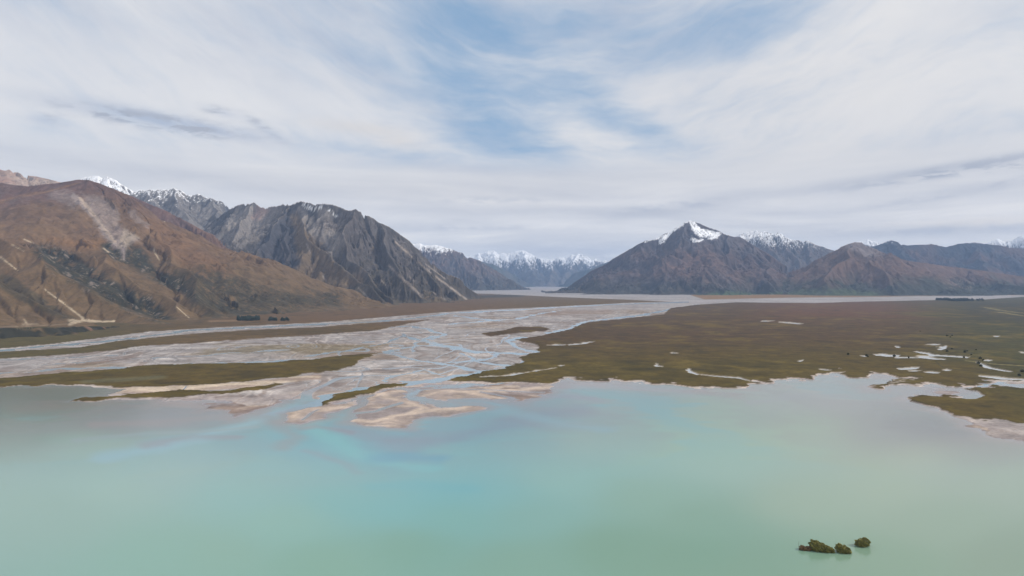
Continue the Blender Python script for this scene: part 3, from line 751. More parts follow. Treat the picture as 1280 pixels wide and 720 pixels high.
LAKE_COL = [  # (u, v, seen water colour, cloud reflection and a shadow patch included)
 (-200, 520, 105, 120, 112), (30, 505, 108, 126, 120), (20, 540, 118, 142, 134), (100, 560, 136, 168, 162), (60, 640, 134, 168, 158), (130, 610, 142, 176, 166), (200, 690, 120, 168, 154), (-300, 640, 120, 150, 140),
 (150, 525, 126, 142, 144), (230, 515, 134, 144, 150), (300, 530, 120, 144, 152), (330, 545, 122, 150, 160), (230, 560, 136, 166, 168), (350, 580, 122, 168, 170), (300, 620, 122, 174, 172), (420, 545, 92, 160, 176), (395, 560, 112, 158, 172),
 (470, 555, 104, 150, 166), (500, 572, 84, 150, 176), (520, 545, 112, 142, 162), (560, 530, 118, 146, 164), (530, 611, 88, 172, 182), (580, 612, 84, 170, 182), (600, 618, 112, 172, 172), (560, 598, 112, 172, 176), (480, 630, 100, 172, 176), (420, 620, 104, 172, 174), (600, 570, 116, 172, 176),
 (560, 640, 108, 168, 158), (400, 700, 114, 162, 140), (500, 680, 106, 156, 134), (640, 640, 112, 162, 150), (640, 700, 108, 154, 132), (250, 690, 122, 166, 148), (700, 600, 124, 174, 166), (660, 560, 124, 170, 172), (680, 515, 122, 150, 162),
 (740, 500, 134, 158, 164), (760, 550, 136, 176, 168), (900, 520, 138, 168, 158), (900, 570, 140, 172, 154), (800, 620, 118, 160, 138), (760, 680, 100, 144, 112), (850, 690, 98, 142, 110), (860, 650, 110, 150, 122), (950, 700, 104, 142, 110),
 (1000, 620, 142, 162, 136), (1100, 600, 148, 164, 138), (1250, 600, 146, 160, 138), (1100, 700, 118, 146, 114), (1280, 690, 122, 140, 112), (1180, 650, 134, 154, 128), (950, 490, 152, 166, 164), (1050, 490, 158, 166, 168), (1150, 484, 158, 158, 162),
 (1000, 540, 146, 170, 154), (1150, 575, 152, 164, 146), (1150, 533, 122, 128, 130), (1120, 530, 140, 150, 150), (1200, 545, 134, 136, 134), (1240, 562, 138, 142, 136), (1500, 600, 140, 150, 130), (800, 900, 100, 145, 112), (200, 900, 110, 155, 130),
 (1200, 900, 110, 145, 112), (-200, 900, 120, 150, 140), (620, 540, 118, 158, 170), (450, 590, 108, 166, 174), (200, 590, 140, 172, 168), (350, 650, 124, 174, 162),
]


def chart():
    us = np.concatenate([np.arange(-2600, -500, 60), np.arange(-500, -60, 6), np.arange(-60, 1340, 1.25), np.arange(1340, 1780, 6), np.arange(1780, 3900, 60)])
    vs = np.concatenate([[356.7, 357.1, 357.7, 358.2], np.arange(358.6, 400, .4), np.arange(400, 545, .6), np.arange(545, 620, 1.5), np.arange(620, 760, 4), np.arange(760, 1000, 30), np.arange(1000, 3000, 200)])
    return np.meshgrid(us, vs)


def make_floor():
    U0, V0 = chart()
    Y = F * CH / (V0 - HV); X = (U0 - 640) / F * Y
    fu = Y / F * 1.3; fv = Y * Y / (F * CH) * .6
    foot = np.maximum(fu, fv * .6)
    # shorelines wander at the scale of metres on the ground
    wx = fbm(X, Y, 130, 5, 201, foot=foot); wy = fbm(X, Y, 130, 5, 202, foot=foot)
    bx = fbm(X, Y, 34, 3, 203, foot=foot)
    px = F / Y
    ea = 1 + 1.2 * sstep(680, 740, U0)
    U = U0 + (wx * 16 + bx * 9 * ea) * px * .55; V = V0 + (wy * 16 * ea + bx * 14 * ea) * px * px * CH / F * 1.0
    SV = 3.0
    grass = np.full(U.shape, -60.)
    for k, p in GRASS.items():
        grass = np.maximum(grass, polysd(U, V, p, SV))
    plain = np.full(U.shape, -60.)
    for k, p in PLAIN.items():
        plain = np.maximum(plain, polysd(U, V, p, SV))
    lake = polysd(U, V, LAKE, SV, pad=90)
    # swirled sand bars at the river mouth
    s1 = fbm(X * .5, Y, 90, 4, 211, foot=foot); s2 = fbm(X * .5, Y, 90, 4, 212, foot=foot)
    s3 = fbm(X + 60 * s2, Y * .6 + 60 * s1, 45, 4, 213, foot=foot)
    mx, my = (545 - 640) / F * 1060, 1060.0
    th = np.arctan2(X - mx, my + 40 - Y); rr = np.hypot(X - mx, Y - my) + 30
    fan = fbm(th * 190 + s1 * 26 + rr * .12, rr * .22 + s2 * 20, 34, 4, 215)
    fan2 = fbm(th * 190 + s2 * 40 + rr * .2, rr * .12, 90, 3, 216)
    nearm = sstep(900, 350, rr)
    Ub, Vb = U0 + s1 * 16, V0 + s2 * 4
    bars = np.full(U.shape, -60.)
    for p, _ in BARS:
        bars = np.maximum(bars, polysd(Ub, Vb, p, SV))
    bars = bars + s3 * 8 + fan * 9 + .5
    for pts, w in CUTS:
        d, t = linedist(U0 + s1 * 7, V0 + s2 * 2, pts, SV)
        bars = np.minimum(bars, (d - w * (1 + .5 * s3)) * 1.6)
    chan = np.full(U.shape, -60.)
    for pts, w0, w1 in CHANNELS:
        d, t = linedist(U + s1 * 5, V + s2 * 1.2, pts, SV)
        chan = np.maximum(chan, (w0 + (w1 - w0) * t) * .52 * (1 + .9 * s3) - d)
    pond = np.full(U.shape, -60.)
    for pts, w in PONDS:
        if pts[0] in ((1042, 409), (890, 439), (935, 387), (1064, 444.6), (1123, 408.5), (1012, 451), (697, 448.4)):
            continue
        w *= .82
        if len(pts) == 1:
            continue
        d, t = linedist(U0 + bx * 4, V0 + wx * .9 + bx * .4, pts, SV)
        w = w * (.45 if pts[0][1] < 415 else .8 if pts[0][0] < 1050 else 1.0)
        pond = np.maximum(pond, w * .78 * (1 + .9 * bx + .5 * wx) * (.55 + 1.1 * np.sin(np.pi * np.clip(t, .08, .92))) - d)
    # procedural braiding over the gravels, stretched down-valley
    fx, fy = X + Y * .12, Y
    q1 = fbm(fx, fy * .45, 260, 3, 221, foot=foot); q2 = fbm(fx, fy * .45, 260, 3, 222, foot=foot)
    bf = np.clip(1 - foot / 60, 0, 1)
    br = np.abs(perlin((fx + q1 * 190) / 175, (fy * .5 + q2 * 190) / 175, 230))
    br2 = np.abs(perlin((fx + q2 * 120) / 90, (fy * .5 + q1 * 120) / 90, 231))
    zone = fbm(X, Y, 900, 3, 240)
    core = np.exp(-(linedist(U0, V0, [(830, 385), (640, 430), (540, 450), (470, 470), (400, 500)], 2)[0] / 70) ** 2)
    b1 = (.012 + .035 * core + .03 * zone - br) * 60 * bf - (1 - bf) * 5
    b2 = (-.008 + .03 * core + .025 * zone - br2) * 40 * bf - (1 - bf) * 5
    br3 = np.abs(perlin((fx + q1 * 90) / 48, (fy * .5 + q2 * 90) / 48, 232))
    b3 = (-.02 + .045 * core + .02 * zone - br3) * 26 * bf - (1 - bf) * 5
    braid = np.maximum(np.maximum(b1, b2), b3)
    gravel_w = np.maximum(chan, np.minimum(braid, 3))
    # heights: water lies at z = 0
    land = 0.9 * np.clip(-gravel_w / 2, -1, 1)
    veg = np.maximum(grass, plain)
    isl = sstep(-.5, 1.2, veg)
    main = chan * (1 - sstep(1, 5, grass))
    land = land * (1 - isl) + isl * 1.5
    land = np.minimum(land, np.where(pond > -2, -pond * .7, 2.0))
    inlake = np.clip(lake / 3, -1, 1)
    Z = np.where(lake > -3, np.minimum(land, -inlake * 1.1), land)
    Zb = np.clip(bars / 4, -1, 1) * .5
    cutb = -np.clip(chan / 3, -1, 1) * .6
    Z = np.where((bars > -4) & (lake > -1), np.maximum(Z, np.minimum(Zb, cutb)), Z)
    Z = np.where(lake > 4, np.where(bars > -4, Z, -1.0 - np.clip(lake / 30, 0, 1)), Z)
    # grass mounds stay dry
    Z = np.where(grass > 1.5, np.maximum(Z, np.minimum(1.2, grass)) * (pond < -1.5) + Z * (pond >= -1.5), Z)
    Z = Z.astype(np.float64)

    # ---------------- ground colour
    n0 = fbm(X, Y, 420, 5, 250, foot=foot); n1 = fbm(X, Y, 90, 4, 251, foot=foot); n2 = fbm(X * .35, Y, 60, 4, 252, foot=foot); nB = fbm(X, Y, 1700, 3, 253)
    grav = mix(S(138, 132, 130), S(158, 152, 150), sstep(-.5, .5, n2 + n1 * .4))
    grav = mix(grav, S(124, 112, 106), sstep(.12, .5, fbm(fx + q1 * 150, fy * .4 + q2 * 100, 120, 4, 260, foot=foot)) * .8)
    grav = mix(grav, S(134, 116, 96), sstep(.1, .5, n0 + .3 * n2) * .55)
    grav = mix(grav, S(196, 188, 182), sstep(.34, .6, n2 * .8 + n1 * .5) * .6)
    grav = mix(grav, S(112, 106, 104), sstep(1.5, -.5, np.abs(gravel_w + 1.5)) * .35)
    for lm, sd, c_, am in ((95, 300, S(112, 96, 88), .6), (48, 301, S(196, 186, 180), .55), (60, 302, S(104, 100, 100), .5), (30, 303, S(128, 110, 98), .45)):
        ln = np.abs(perlin((fx + q1 * 120 + n1 * 14) / lm, (fy * .42 + q2 * 120) / lm, sd))
        grav = mix(grav, c_, sstep(.13, .02, ln) * sstep(-.3, .3, fbm(X, Y, 300, 2, sd + 9)) * am * np.clip(lm / foot - .6, 0, 1))
    sage = sstep(.25, .5, n0 * .8 + zone * .5 - core * .7) * sstep(395, 410, V0)
    grav = mix(grav, S(104, 92, 60), sage * .6)
    farg = sstep(392, 378, V0)
    grav = mix(grav, mix(S(142, 136, 134), S(158, 153, 152), sstep(-.4, .4, n0)), farg * .8)
    # brown bar in mid stream
    for pts, w in (([(665, 393), (700, 391), (760, 390)], 16), ([(615, 404), (640, 404)], 6), ([(640, 412), (600, 421), (560, 424)], 4)):
        d, t = linedist(U0 + n0 * 8, V0 + n1 * 2, pts, 4)
        grav = mix(grav, S(128, 108, 92), sstep(w, w * .3, d) * .6)
    sand = mix(S(138, 128, 126), S(152, 138, 130), sstep(-.3, .3, fan * .8 + s3 * .6))
    sand = mix(sand, S(122, 104, 94), sstep(.1, .45, fan2 + s3 * .5) * .7)
    for pts, w in CREAM:
        d, t = linedist(U0 + s1 * 14 + s3 * 5, V0 + s2 * 3.5 + fan * 1.5, pts, SV)
        sand = mix(sand, S(184, 167, 152), sstep(w * 1.6, 0, d + fan * 4.5 + s3 * 3) * .8)
    sand = mix(sand, S(186, 168, 152), sstep(.2, .5, fan - s3 * .3) * .55)
    sand = mix(sand, S(132, 128, 136), sstep(3.0, .2, bars) * .55)
    near_mouth = sstep(-60, 0, lake)
    grav = mix(grav, mix(S(164, 150, 146), S(192, 176, 166), sstep(-.2, .4, n2)), near_mouth * .5)
    colr = mix(grav, sand, sstep(-30, 0, bars) * (lake > -2))
    colr = mix(colr, mix(S(196, 178, 156), S(150, 130, 116), sstep(-.2, .4, n2)), sstep(-4, 2, polysd(U0, V0, [(150, 484), (187, 485), (250, 482), (312, 478), (400, 469), (400, 474), (344, 480), (300, 486), (187, 492), (140, 492)], SV)) * .8)
    # turf
    g = mix(S(86, 74, 36), S(76, 68, 30), sstep(-.4, .4, n0))
    g = mix(g, S(82, 65, 46), sstep(452, 420, V0 + nB * 14) * .95)
    g = mix(g, S(98, 70, 54), sstep(408, 390, V0 + n0 * 6) * sstep(900, 1010, U0) * .8)
    g = mix(g, S(66, 68, 38), sstep(1080, 1230, U0 + n0 * 60 - (V0 - 400) * 1.0) * .85)
    g = mix(g, S(60, 58, 44), sstep(1175, 1225, U0 + n0 * 30) * sstep(408, 398, V0 + n1 * 3) * sstep(376, 380, V0) * .8)
    n3 = fbm(X, Y, 26, 3, 255, foot=foot)
    g = mix(g, S(112, 98, 50), sstep(.05, .6, n1 + n0 * .6 + n3 * .5) * .5)
    g = mix(g, S(48, 48, 26), sstep(.1, .5, n3 - n0 * .3) * .35)
    g = mix(g, S(52, 48, 26), sstep(.2, .7, -n1 - n2 * .5) * .5)
    g = mix(g, S(102, 92, 40), sstep(6, 0, np.abs(grass - 8)) * sstep(440, 470, V0) * .3)
    g = mix(g, S(60, 58, 48), sstep(1.5, .0, np.abs(linedist(U0 + n1 * 3, V0, [(1300, 478), (1230, 467), (1180, 461), (1170, 452), (1210, 449), (1225, 452)], 3)[0])) * .8)
    for pts in ([(1232, 385), (1250, 388), (1290, 394)], [(1250, 391), (1290, 397)], [(1205, 452), (1240, 456), (1290, 459)]):
        g = mix(g, S(142, 136, 104), sstep(2.0, .6, linedist(U0 + n1 * 5, V0 + n0 * .5, pts, 3)[0]) * .7)
    g = mix(g, S(50, 52, 44), sstep(0, .25, n2 + n1 * .6 - .15) * sstep(14, 4, linedist(U0, V0, [(1240, 413), (1280, 413), (1400, 420)], 3)[0]) * .8)
    # wet grey hollow in the western turf
    g = mix(g, S(98, 98, 84), sstep(14, 2, linedist(U0 + n0 * 10, V0 + n1 * 2, [(105, 478), (160, 475.5), (195, 472)], 4)[0]) * .7)
    p = mix(S(98, 82, 60), S(88, 74, 54), sstep(-.4, .4, n0))
    p = mix(p, S(102, 82, 66), sstep(150, 420, U0 + n0 * 50) * sstep(412, 400, V0) * .8)
    p = mix(p, S(80, 76, 46), sstep(250, 60, U0 + n0 * 60) * .8)
    p = mix(p, S(64, 60, 42), sstep(.1, .6, n1 + n0 * .4) * .4)
    p = mix(p, S(98, 92, 56), sstep(400, 392, V0) * sstep(560, 700, U0) * .3)
    p = mix(p, S(44, 50, 46), sstep(12, 2, linedist(U0 + n0 * 10, V0 + n1 * .5, [(560, 371.5), (600, 371), (650, 369.6)], 4)[0]) * .7)
    p = mix(p, S(142, 120, 104), sstep(8, 2, linedist(U0 + n0 * 10, V0 + n1 * 1, [(270, 402), (305, 401.2)], 4)[0]) * .6)
    p = mix(p, S(156, 124, 92), sstep(-3, 1, polysd(U0, V0 + n0, PLAIN['strip'], SV)) * .55)
    turf = mix(g, p, sstep(-1, 1, plain - grass))
    turf = turf * np.array([.87, .80, .60])
    colr = mix(colr, turf, sstep(-.6, .8, veg))
    # pale silt round pools
    colr = mix(colr, S(176, 168, 158), sstep(-1.8, -.2, pond) * .75)
    # shore lip
    colr = mix(colr, S(184, 172, 160), sstep(2.2, .4, np.abs(lake + .6)) * sstep(.0, .5, n1 + .4) * (U0 > 680) * .6)
    wet = sstep(.5, 0.0, Z) * (veg < 0)
    cutoff = V0[:-1, :-1] < 2900
    gk = (np.abs(X[:-1, :-1]) < 31500) & (np.abs(X[:-1, 1:]) < 31500) & (Y[:-1, :-1] < 27500) & (Y[1:, :-1] < 27500)
    ground = grid_mesh('ground', X, Y, Z, MAT_GROUND, colr, gk, {'wet': wet})
    tag(ground, 'flat valley floor of olive grassland, brown plain and pale braided gravel', kind='structure')

    # ---------------- water
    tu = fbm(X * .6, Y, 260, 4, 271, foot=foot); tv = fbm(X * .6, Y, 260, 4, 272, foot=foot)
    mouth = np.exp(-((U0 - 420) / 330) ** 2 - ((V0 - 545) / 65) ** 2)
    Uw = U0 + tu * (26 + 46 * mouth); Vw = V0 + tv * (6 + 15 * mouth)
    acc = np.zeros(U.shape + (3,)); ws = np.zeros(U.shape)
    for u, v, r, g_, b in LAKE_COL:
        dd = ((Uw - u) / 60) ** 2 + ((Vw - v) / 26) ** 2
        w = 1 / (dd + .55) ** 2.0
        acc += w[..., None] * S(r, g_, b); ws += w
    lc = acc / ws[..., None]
    sw = fbm(X + 120 * tu, Y * .55 + 120 * tv, 150, 4, 281, foot=foot)
    fz = nearm * sstep(640, 520, V0)
    lc = mix(lc, S(138, 136, 146), sstep(-.05, .45, fan2 + sw * .4) * fz * .4)
    lc = mix(lc, S(104, 170, 186), sstep(.0, .45, -fan2 + fan * .4) * fz * .5)
    lc = mix(lc, S(152, 140, 142), sstep(.1, .5, fan) * fz * sstep(60, 5, lake) * .7)
    lc = mix(lc, S(110, 172, 184), sstep(.1, .5, -sw) * mouth * .3)
    for pts, w, c_, am in PLUMES_AND_SHADOW:
        d, t = linedist(U0 + tu * 10 + s1 * 10 + s3 * 4, V0 + tv * 3 + s2 * 4 + fan2 * 2, pts, 2.6)
        lc = mix(lc, S(*c_), sstep(w * 1.5, 0, d + (fan + s3) * w * .35) * am)
    shal = sstep(34, 0, lake + 16 * sw) * sstep(-.2, .6, s2 + .3)
    lc = mix(lc, S(166, 150, 148), shal * .6 * sstep(60, 250, U0))
    lc = mix(lc, S(150, 142, 144), sstep(-22, 0, bars) * .75)
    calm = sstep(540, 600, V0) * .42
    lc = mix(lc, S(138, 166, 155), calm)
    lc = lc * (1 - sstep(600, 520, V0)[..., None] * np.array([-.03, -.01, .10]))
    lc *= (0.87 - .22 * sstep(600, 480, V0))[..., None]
    rc = mix(S(150, 164, 174), S(170, 176, 180), sstep(-.4, .4, n0 + s3 * .4))
    rc = mix(rc, S(152, 146, 146), sstep(-.1, .4, n1) * .6)
    rc = mix(rc, S(196, 198, 198), (pond > -2.5) * .8)
    rc = rc * .78
    mouthmix = sstep(-14, 10, lake)
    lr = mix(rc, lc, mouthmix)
    lr = mix(lr, S(128, 166, 186) * .82, sstep(-2, 4, chan) * sstep(60, 0, lake) * .7)
    zc = np.minimum(np.minimum(Z[:-1, :-1], Z[1:, 1:]), np.minimum(Z[1:, :-1], Z[:-1, 1:]))
    lk = (lake[:-1, :-1] > -1)
    river = (zc < .06) & ~lk & (V0[:-1, :-1] < 560) & (V0[:-1, :-1] > 360)
    lakef = (zc < .06) & lk
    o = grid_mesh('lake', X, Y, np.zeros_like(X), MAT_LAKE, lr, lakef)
    tag(o, 'milky turquoise glacial lake', kind='structure')
    o = grid_mesh('river', X, Y, np.zeros_like(X), MAT_RIVER, lr, river)
    tag(o, 'pale blue braided river channels and pools', kind='structure')
    print('floor', U.shape, round(time.time() - T0, 1))


# ------------------------------------------------------------------ plants
def raw_mesh(name, verts, faces, mat):
    me = bpy.data.meshes.new(name)
    me.from_pydata([tuple(v) for v in verts], [], faces)
    me.materials.append(mat); me.update()
    return me


def foliage_mesh(name, lobes, n, leaf, mat, seed, zmin=-.1):
    """leaf clumps through the volume of several lumpy lobes: (x, y, z, rx, ry, rz)"""
    r = random.Random(seed); V = []; Fc = []
    tot = sum(l[3] * l[4] + l[4] * l[5] for l in lobes)
    for lx, ly, lz, a, b, c in lobes:
        k = int(n * (a * b + b * c) / tot)
        bumps = [(r.uniform(-1, 1), r.uniform(-1, 1), r.uniform(-.3, 1)) for _ in range(9)]
        for _ in range(k):
            while True:
                d = [r.gauss(0, 1) for _ in range(3)]
                q = math.sqrt(sum(x * x for x in d))
                if q > .1: break
            d = [x / q for x in d]
            lump = 1 + .17 * math.sin(d[0] * 5 + bumps[0][0] * 6) * math.sin(d[1] * 5 + bumps[1][0] * 6) + .16 * math.sin(d[2] * 7 + d[0] * 6 + bumps[2][1] * 6)
            rad = (1 - abs(r.gauss(0, .10))) * lump
            p = (lx + d[0] * a * rad, ly + d[1] * b * rad, lz + d[2] * c * rad)
            if p[2] < zmin: continue
            for _f in range(2):
                s = leaf * r.uniform(.6, 1.3)
                e1 = [r.gauss(0, 1) for _ in range(3)]; l1 = math.sqrt(sum(x * x for x in e1)); e1 = [x / l1 * s for x in e1]
                e2 = [r.gauss(0, 1) for _ in range(3)]; l2 = math.sqrt(sum(x * x for x in e2)); e2 = [x / l2 * s * .7 for x in e2]
                o = [p[i] + r.uniform(-.4, .4) * leaf for i in range(3)]
                i0 = len(V)
                V += [[o[i] - e1[i] for i in range(3)], [o[i] + e2[i] for i in range(3)], [o[i] + e1[i] for i in range(3)], [o[i] - e2[i] for i in range(3)]]
                Fc.append((i0, i0 + 1, i0 + 2, i0 + 3))
    return raw_mesh(name, V, Fc, mat)


def tube_mesh(name, paths, mat, sides=6):
    """tapered limbs: each path is [(x, y, z, r), ...]"""
    V = []; Fc = []
    for path in paths:
        base = len(V)
        for k, (x, y, z, rad) in enumerate(path):
            for i in range(sides):
                a = 2 * math.pi * i / sides
                V.append((x + rad * math.cos(a), y + rad * math.sin(a), z))
        for k in range(len(path) - 1):
            for i in range(sides):
                j = (i + 1) % sides
                Fc.append((base + k * sides + i, base + k * sides + j, base + (k + 1) * sides + j, base + (k + 1) * sides + i))
        Fc.append(tuple(base + (len(path) - 1) * sides + i for i in range(sides)))
    return raw_mesh(name, V, Fc, mat)


def link(name, me, parent=None):
    o = bpy.data.objects.new(name, me); COL.objects.link(o)
    if parent is not None: o.parent = parent
    return o


def plant(name, label, cat, group, loc, lobes, n, leaf, mat, seed, limbs):
    e = bpy.data.objects.new(name, None); COL.objects.link(e); e.location = loc
    tag(e, label, cat, group)
    link('crown', foliage_mesh('crown', lobes, n, leaf, mat, seed), e)
    link('trunk', tube_mesh('trunk', limbs, MAT_BARK), e)
    return e


def limb_set(lobes, seed, r0):
    r = random.Random(seed); out = []
    for lx, ly, lz, a, b, c in lobes:
        for _ in range(4):
            ex, ey = lx + r.uniform(-.5, .5) * a, ly + r.uniform(-.5, .5) * b
            out.append([(lx * .85, ly * .85, -1.2, r0), (lx + (ex - lx) * .4, ly + (ey - ly) * .4, lz * .5, r0 * .7), (ex, ey, lz + c * .55, r0 * .25)])
    return out


def make_shrubs():
    gr = 'shrubs standing in the lake'
    k = .52
    data = [
     ('low rusty shrub in the lake, two small lumps, beside the largest shrub', 1007.8, 687.6, MAT_SHRUB_RUST, [(-1.9, .3, .9, 1.7, 1.6, 1.5), (.2, 0, .5, 1.3, 1.4, 1.1), (1.3, -.2, .9, 1.4, 1.4, 1.3)], 900),
     ('largest olive shrub in the lake, tall at one end and tapering to the other', 1029, 689.5, MAT_SHRUB, [(-4.0, 2.4, 2.6, 2.7, 2.6, 2.9), (-1.6, 1.0, 2.2, 3.0, 2.5, 2.5), (1.2, 0, 1.6, 2.9, 2.4, 2.0), (3.9, -.9, .9, 1.7, 1.7, 1.4), (-3.6, .6, 1.5, 1.6, 1.8, 1.8)], 3200),
     ('round olive shrub in the lake just beside the low end of the largest shrub', 1052.5, 690.7, MAT_SHRUB, [(-1.3, .6, 2.1, 2.0, 2.0, 2.4), (1.2, -.2, 1.6, 2.5, 2.2, 2.1), (3.0, -.8, .9, 1.6, 1.6, 1.4)], 1900),
     ('lone olive shrub in the lake standing apart from the other three', 1078.5, 683, MAT_SHRUB, [(-1.2, .2, 1.7, 2.6, 2.4, 2.1), (1.4, .3, 2.2, 2.7, 2.4, 2.4)], 1700)]
    for i, (lab, u, v, mt, lobes, n) in enumerate(data):
        x, y, _ = G(u, v)
        limbs = limb_set(lobes, 40 + i, .13)
        if i in (0, 2):   # a bare leaning pole of dead wood
            limbs.append([(-3.2 if i == 0 else -2.6, 2.2, -1, .09), (-3.2 if i == 0 else -2.6, 2.5, 2.6, .06), (-3.0 if i == 0 else -2.5, 2.6, 4.4, .03)])
        plant('shrub', lab, 'shrub', gr, (x, y, 0), lobes, int(n * 2.6), .27, mt, 60 + i, limbs)


SMALL = [(1060, 444.5, 1.5), (1083, 446, 1.3), (1085, 447, 1.0), (1118, 446.5, 1.6), (1136, 448.4, .9), (1184, 440.5, 1.2), (1190, 437.2, 1.0), (1206, 441.5, 1.3), (1209, 440, 1.0), (1220, 438.4, .9),
         (1225, 449.6, 1.4), (1229, 451.4, 1.2), (1223, 455.4, 1.3), (1226, 459, 1.2), (1205, 448, .9), (1278, 466, 1.2), (1184, 421, 1.3), (1190, 420.4, 1.1), (1188, 422.4, 1.0), (1150, 415, .8), (1274, 471, 1.3), (1214, 444.5, .8)]


def make_small_trees():
    lobes = [(-.6, 0, 3.6, 2.4, 2.2, 2.6), (1.2, .4, 2.8, 2.0, 1.9, 2.2), (-1.6, .6, 2.2, 1.6, 1.5, 1.8)]
    me = foliage_mesh('crown', lobes, 700, .42, MAT_WILLOW, 77, .3)
    tr = tube_mesh('trunk', [[(0, 0, -.8, .28), (.1, 0, 1.8, .2), (-.4, .1, 4.4, .08)], [(0, 0, .8, .16), (.9, .3, 2.6, .06)]], MAT_BARK)
    for i, (u, v, s) in enumerate(SMALL):
        x, y, _ = G(u, v)
        e = bpy.data.objects.new('tree', None); COL.objects.link(e)
        e.location = (x, y, .6); s *= .64; e.scale = (s * (.9 + .5 * rng.random()), s, s * (.75 + .4 * rng.random())); e.rotation_euler = (0, 0, rng.random() * 6.28)
        tag(e, 'small dark scrubby tree dotted about the pools in the olive grassland', 'tree', 'small trees scattered among the grassland pools')
        link('crown', me, e); link('trunk', tr, e)


def conifer_parts(h, seed):
    r = random.Random(seed); V = []; Fc = []
    def tri(a, b, c, d):
        i = len(V); V.extend([a, b, c, d]); Fc.append((i, i + 1, i + 2, i + 3))
    lay = 9
    for k in range(lay):
        z = h * (.06 + .9 * k / lay); rad = h * .24 * (1 - k / lay) ** .75 + .3
        m = 9
        for i in range(m):
            a = 2 * math.pi * (i + r.random() * .6) / m; q = rad * r.uniform(.7, 1.15); da = 3.0 / m
            dz = h * .05 * r.uniform(.4, 1.6)
            tri((0, 0, z + h * .13), (q * .8 * math.cos(a - da), q * .8 * math.sin(a - da), z), (q * math.cos(a), q * math.sin(a), z - dz), (q * .8 * math.cos(a + da), q * .8 * math.sin(a + da), z))
    return V, Fc


def height_at(x, y):
    c = MTN.get('brown')
    if c is None: return 0
    i = int(round((x - c['X'][0, 0]) / (c['X'][0, 1] - c['X'][0, 0]))); j = int(round((y - c['Y'][0, 0]) / (c['Y'][1, 0] - c['Y'][0, 0])))
    if 0 <= j < c['Z'].shape[0] and 0 <= i < c['Z'].shape[1]:
        return max(0.0, float(c['Z'][j, i]))
    return 0


def make_wood(label, boxes, n, hgt, seed):
    r = random.Random(seed); V = []; Fc = []
    kinds = [conifer_parts(1.0, s) for s in range(6)]
    for b in range(n):
        u0, u1, v0, v1 = r.choice(boxes)
        u = r.uniform(u0, u1); v = r.uniform(v0, v1)
        x, y, _ = G(u, v)
        z = height_at(x, y) - .3
        if z > 9:
            continue
        h = hgt * r.uniform(.5, 1.2) * (1 if r.random() < .8 else .6)
        vs, fs = r.choice(kinds); a = r.random() * 6.28; ca, sa = math.cos(a), math.sin(a)
        i0 = len(V)
        V += [(x + h * (p[0] * ca - p[1] * sa), y + h * (p[0] * sa + p[1] * ca), z + h * p[2]) for p in vs]
        Fc += [tuple(q + i0 for q in f) for f in fs]
    o = link('conifer_wood', raw_mesh('conifer_wood', V, Fc, MAT_PINE))
    tag(o, label, 'wood', kind='stuff')


def make_woods():
    make_wood('dense dark conifer plantation, the larger block at the foot of the brown mountain', [(297, 324, 398, 401.5)], 170, 13, 5)
    make_wood('small dark clump of conifers beside the larger plantation below the brown mountain', [(336, 346, 399.5, 401.5), (350, 361, 399.5, 401.5)], 70, 12, 6)
    make_wood('long low dark belt of conifers on the far edge of the grassland', [(1170, 1188, 374.6, 375.6), (1183, 1229, 374.8, 376.4), (1188, 1208, 375, 376.8)], 300, 17, 8)


# ------------------------------------------------------------------ sky, sun, air, camera
SUN_EL, SUN_AZ = math.radians(38), math.atan2(.94, -.18)   # azimuth from +Y (view) towards +X


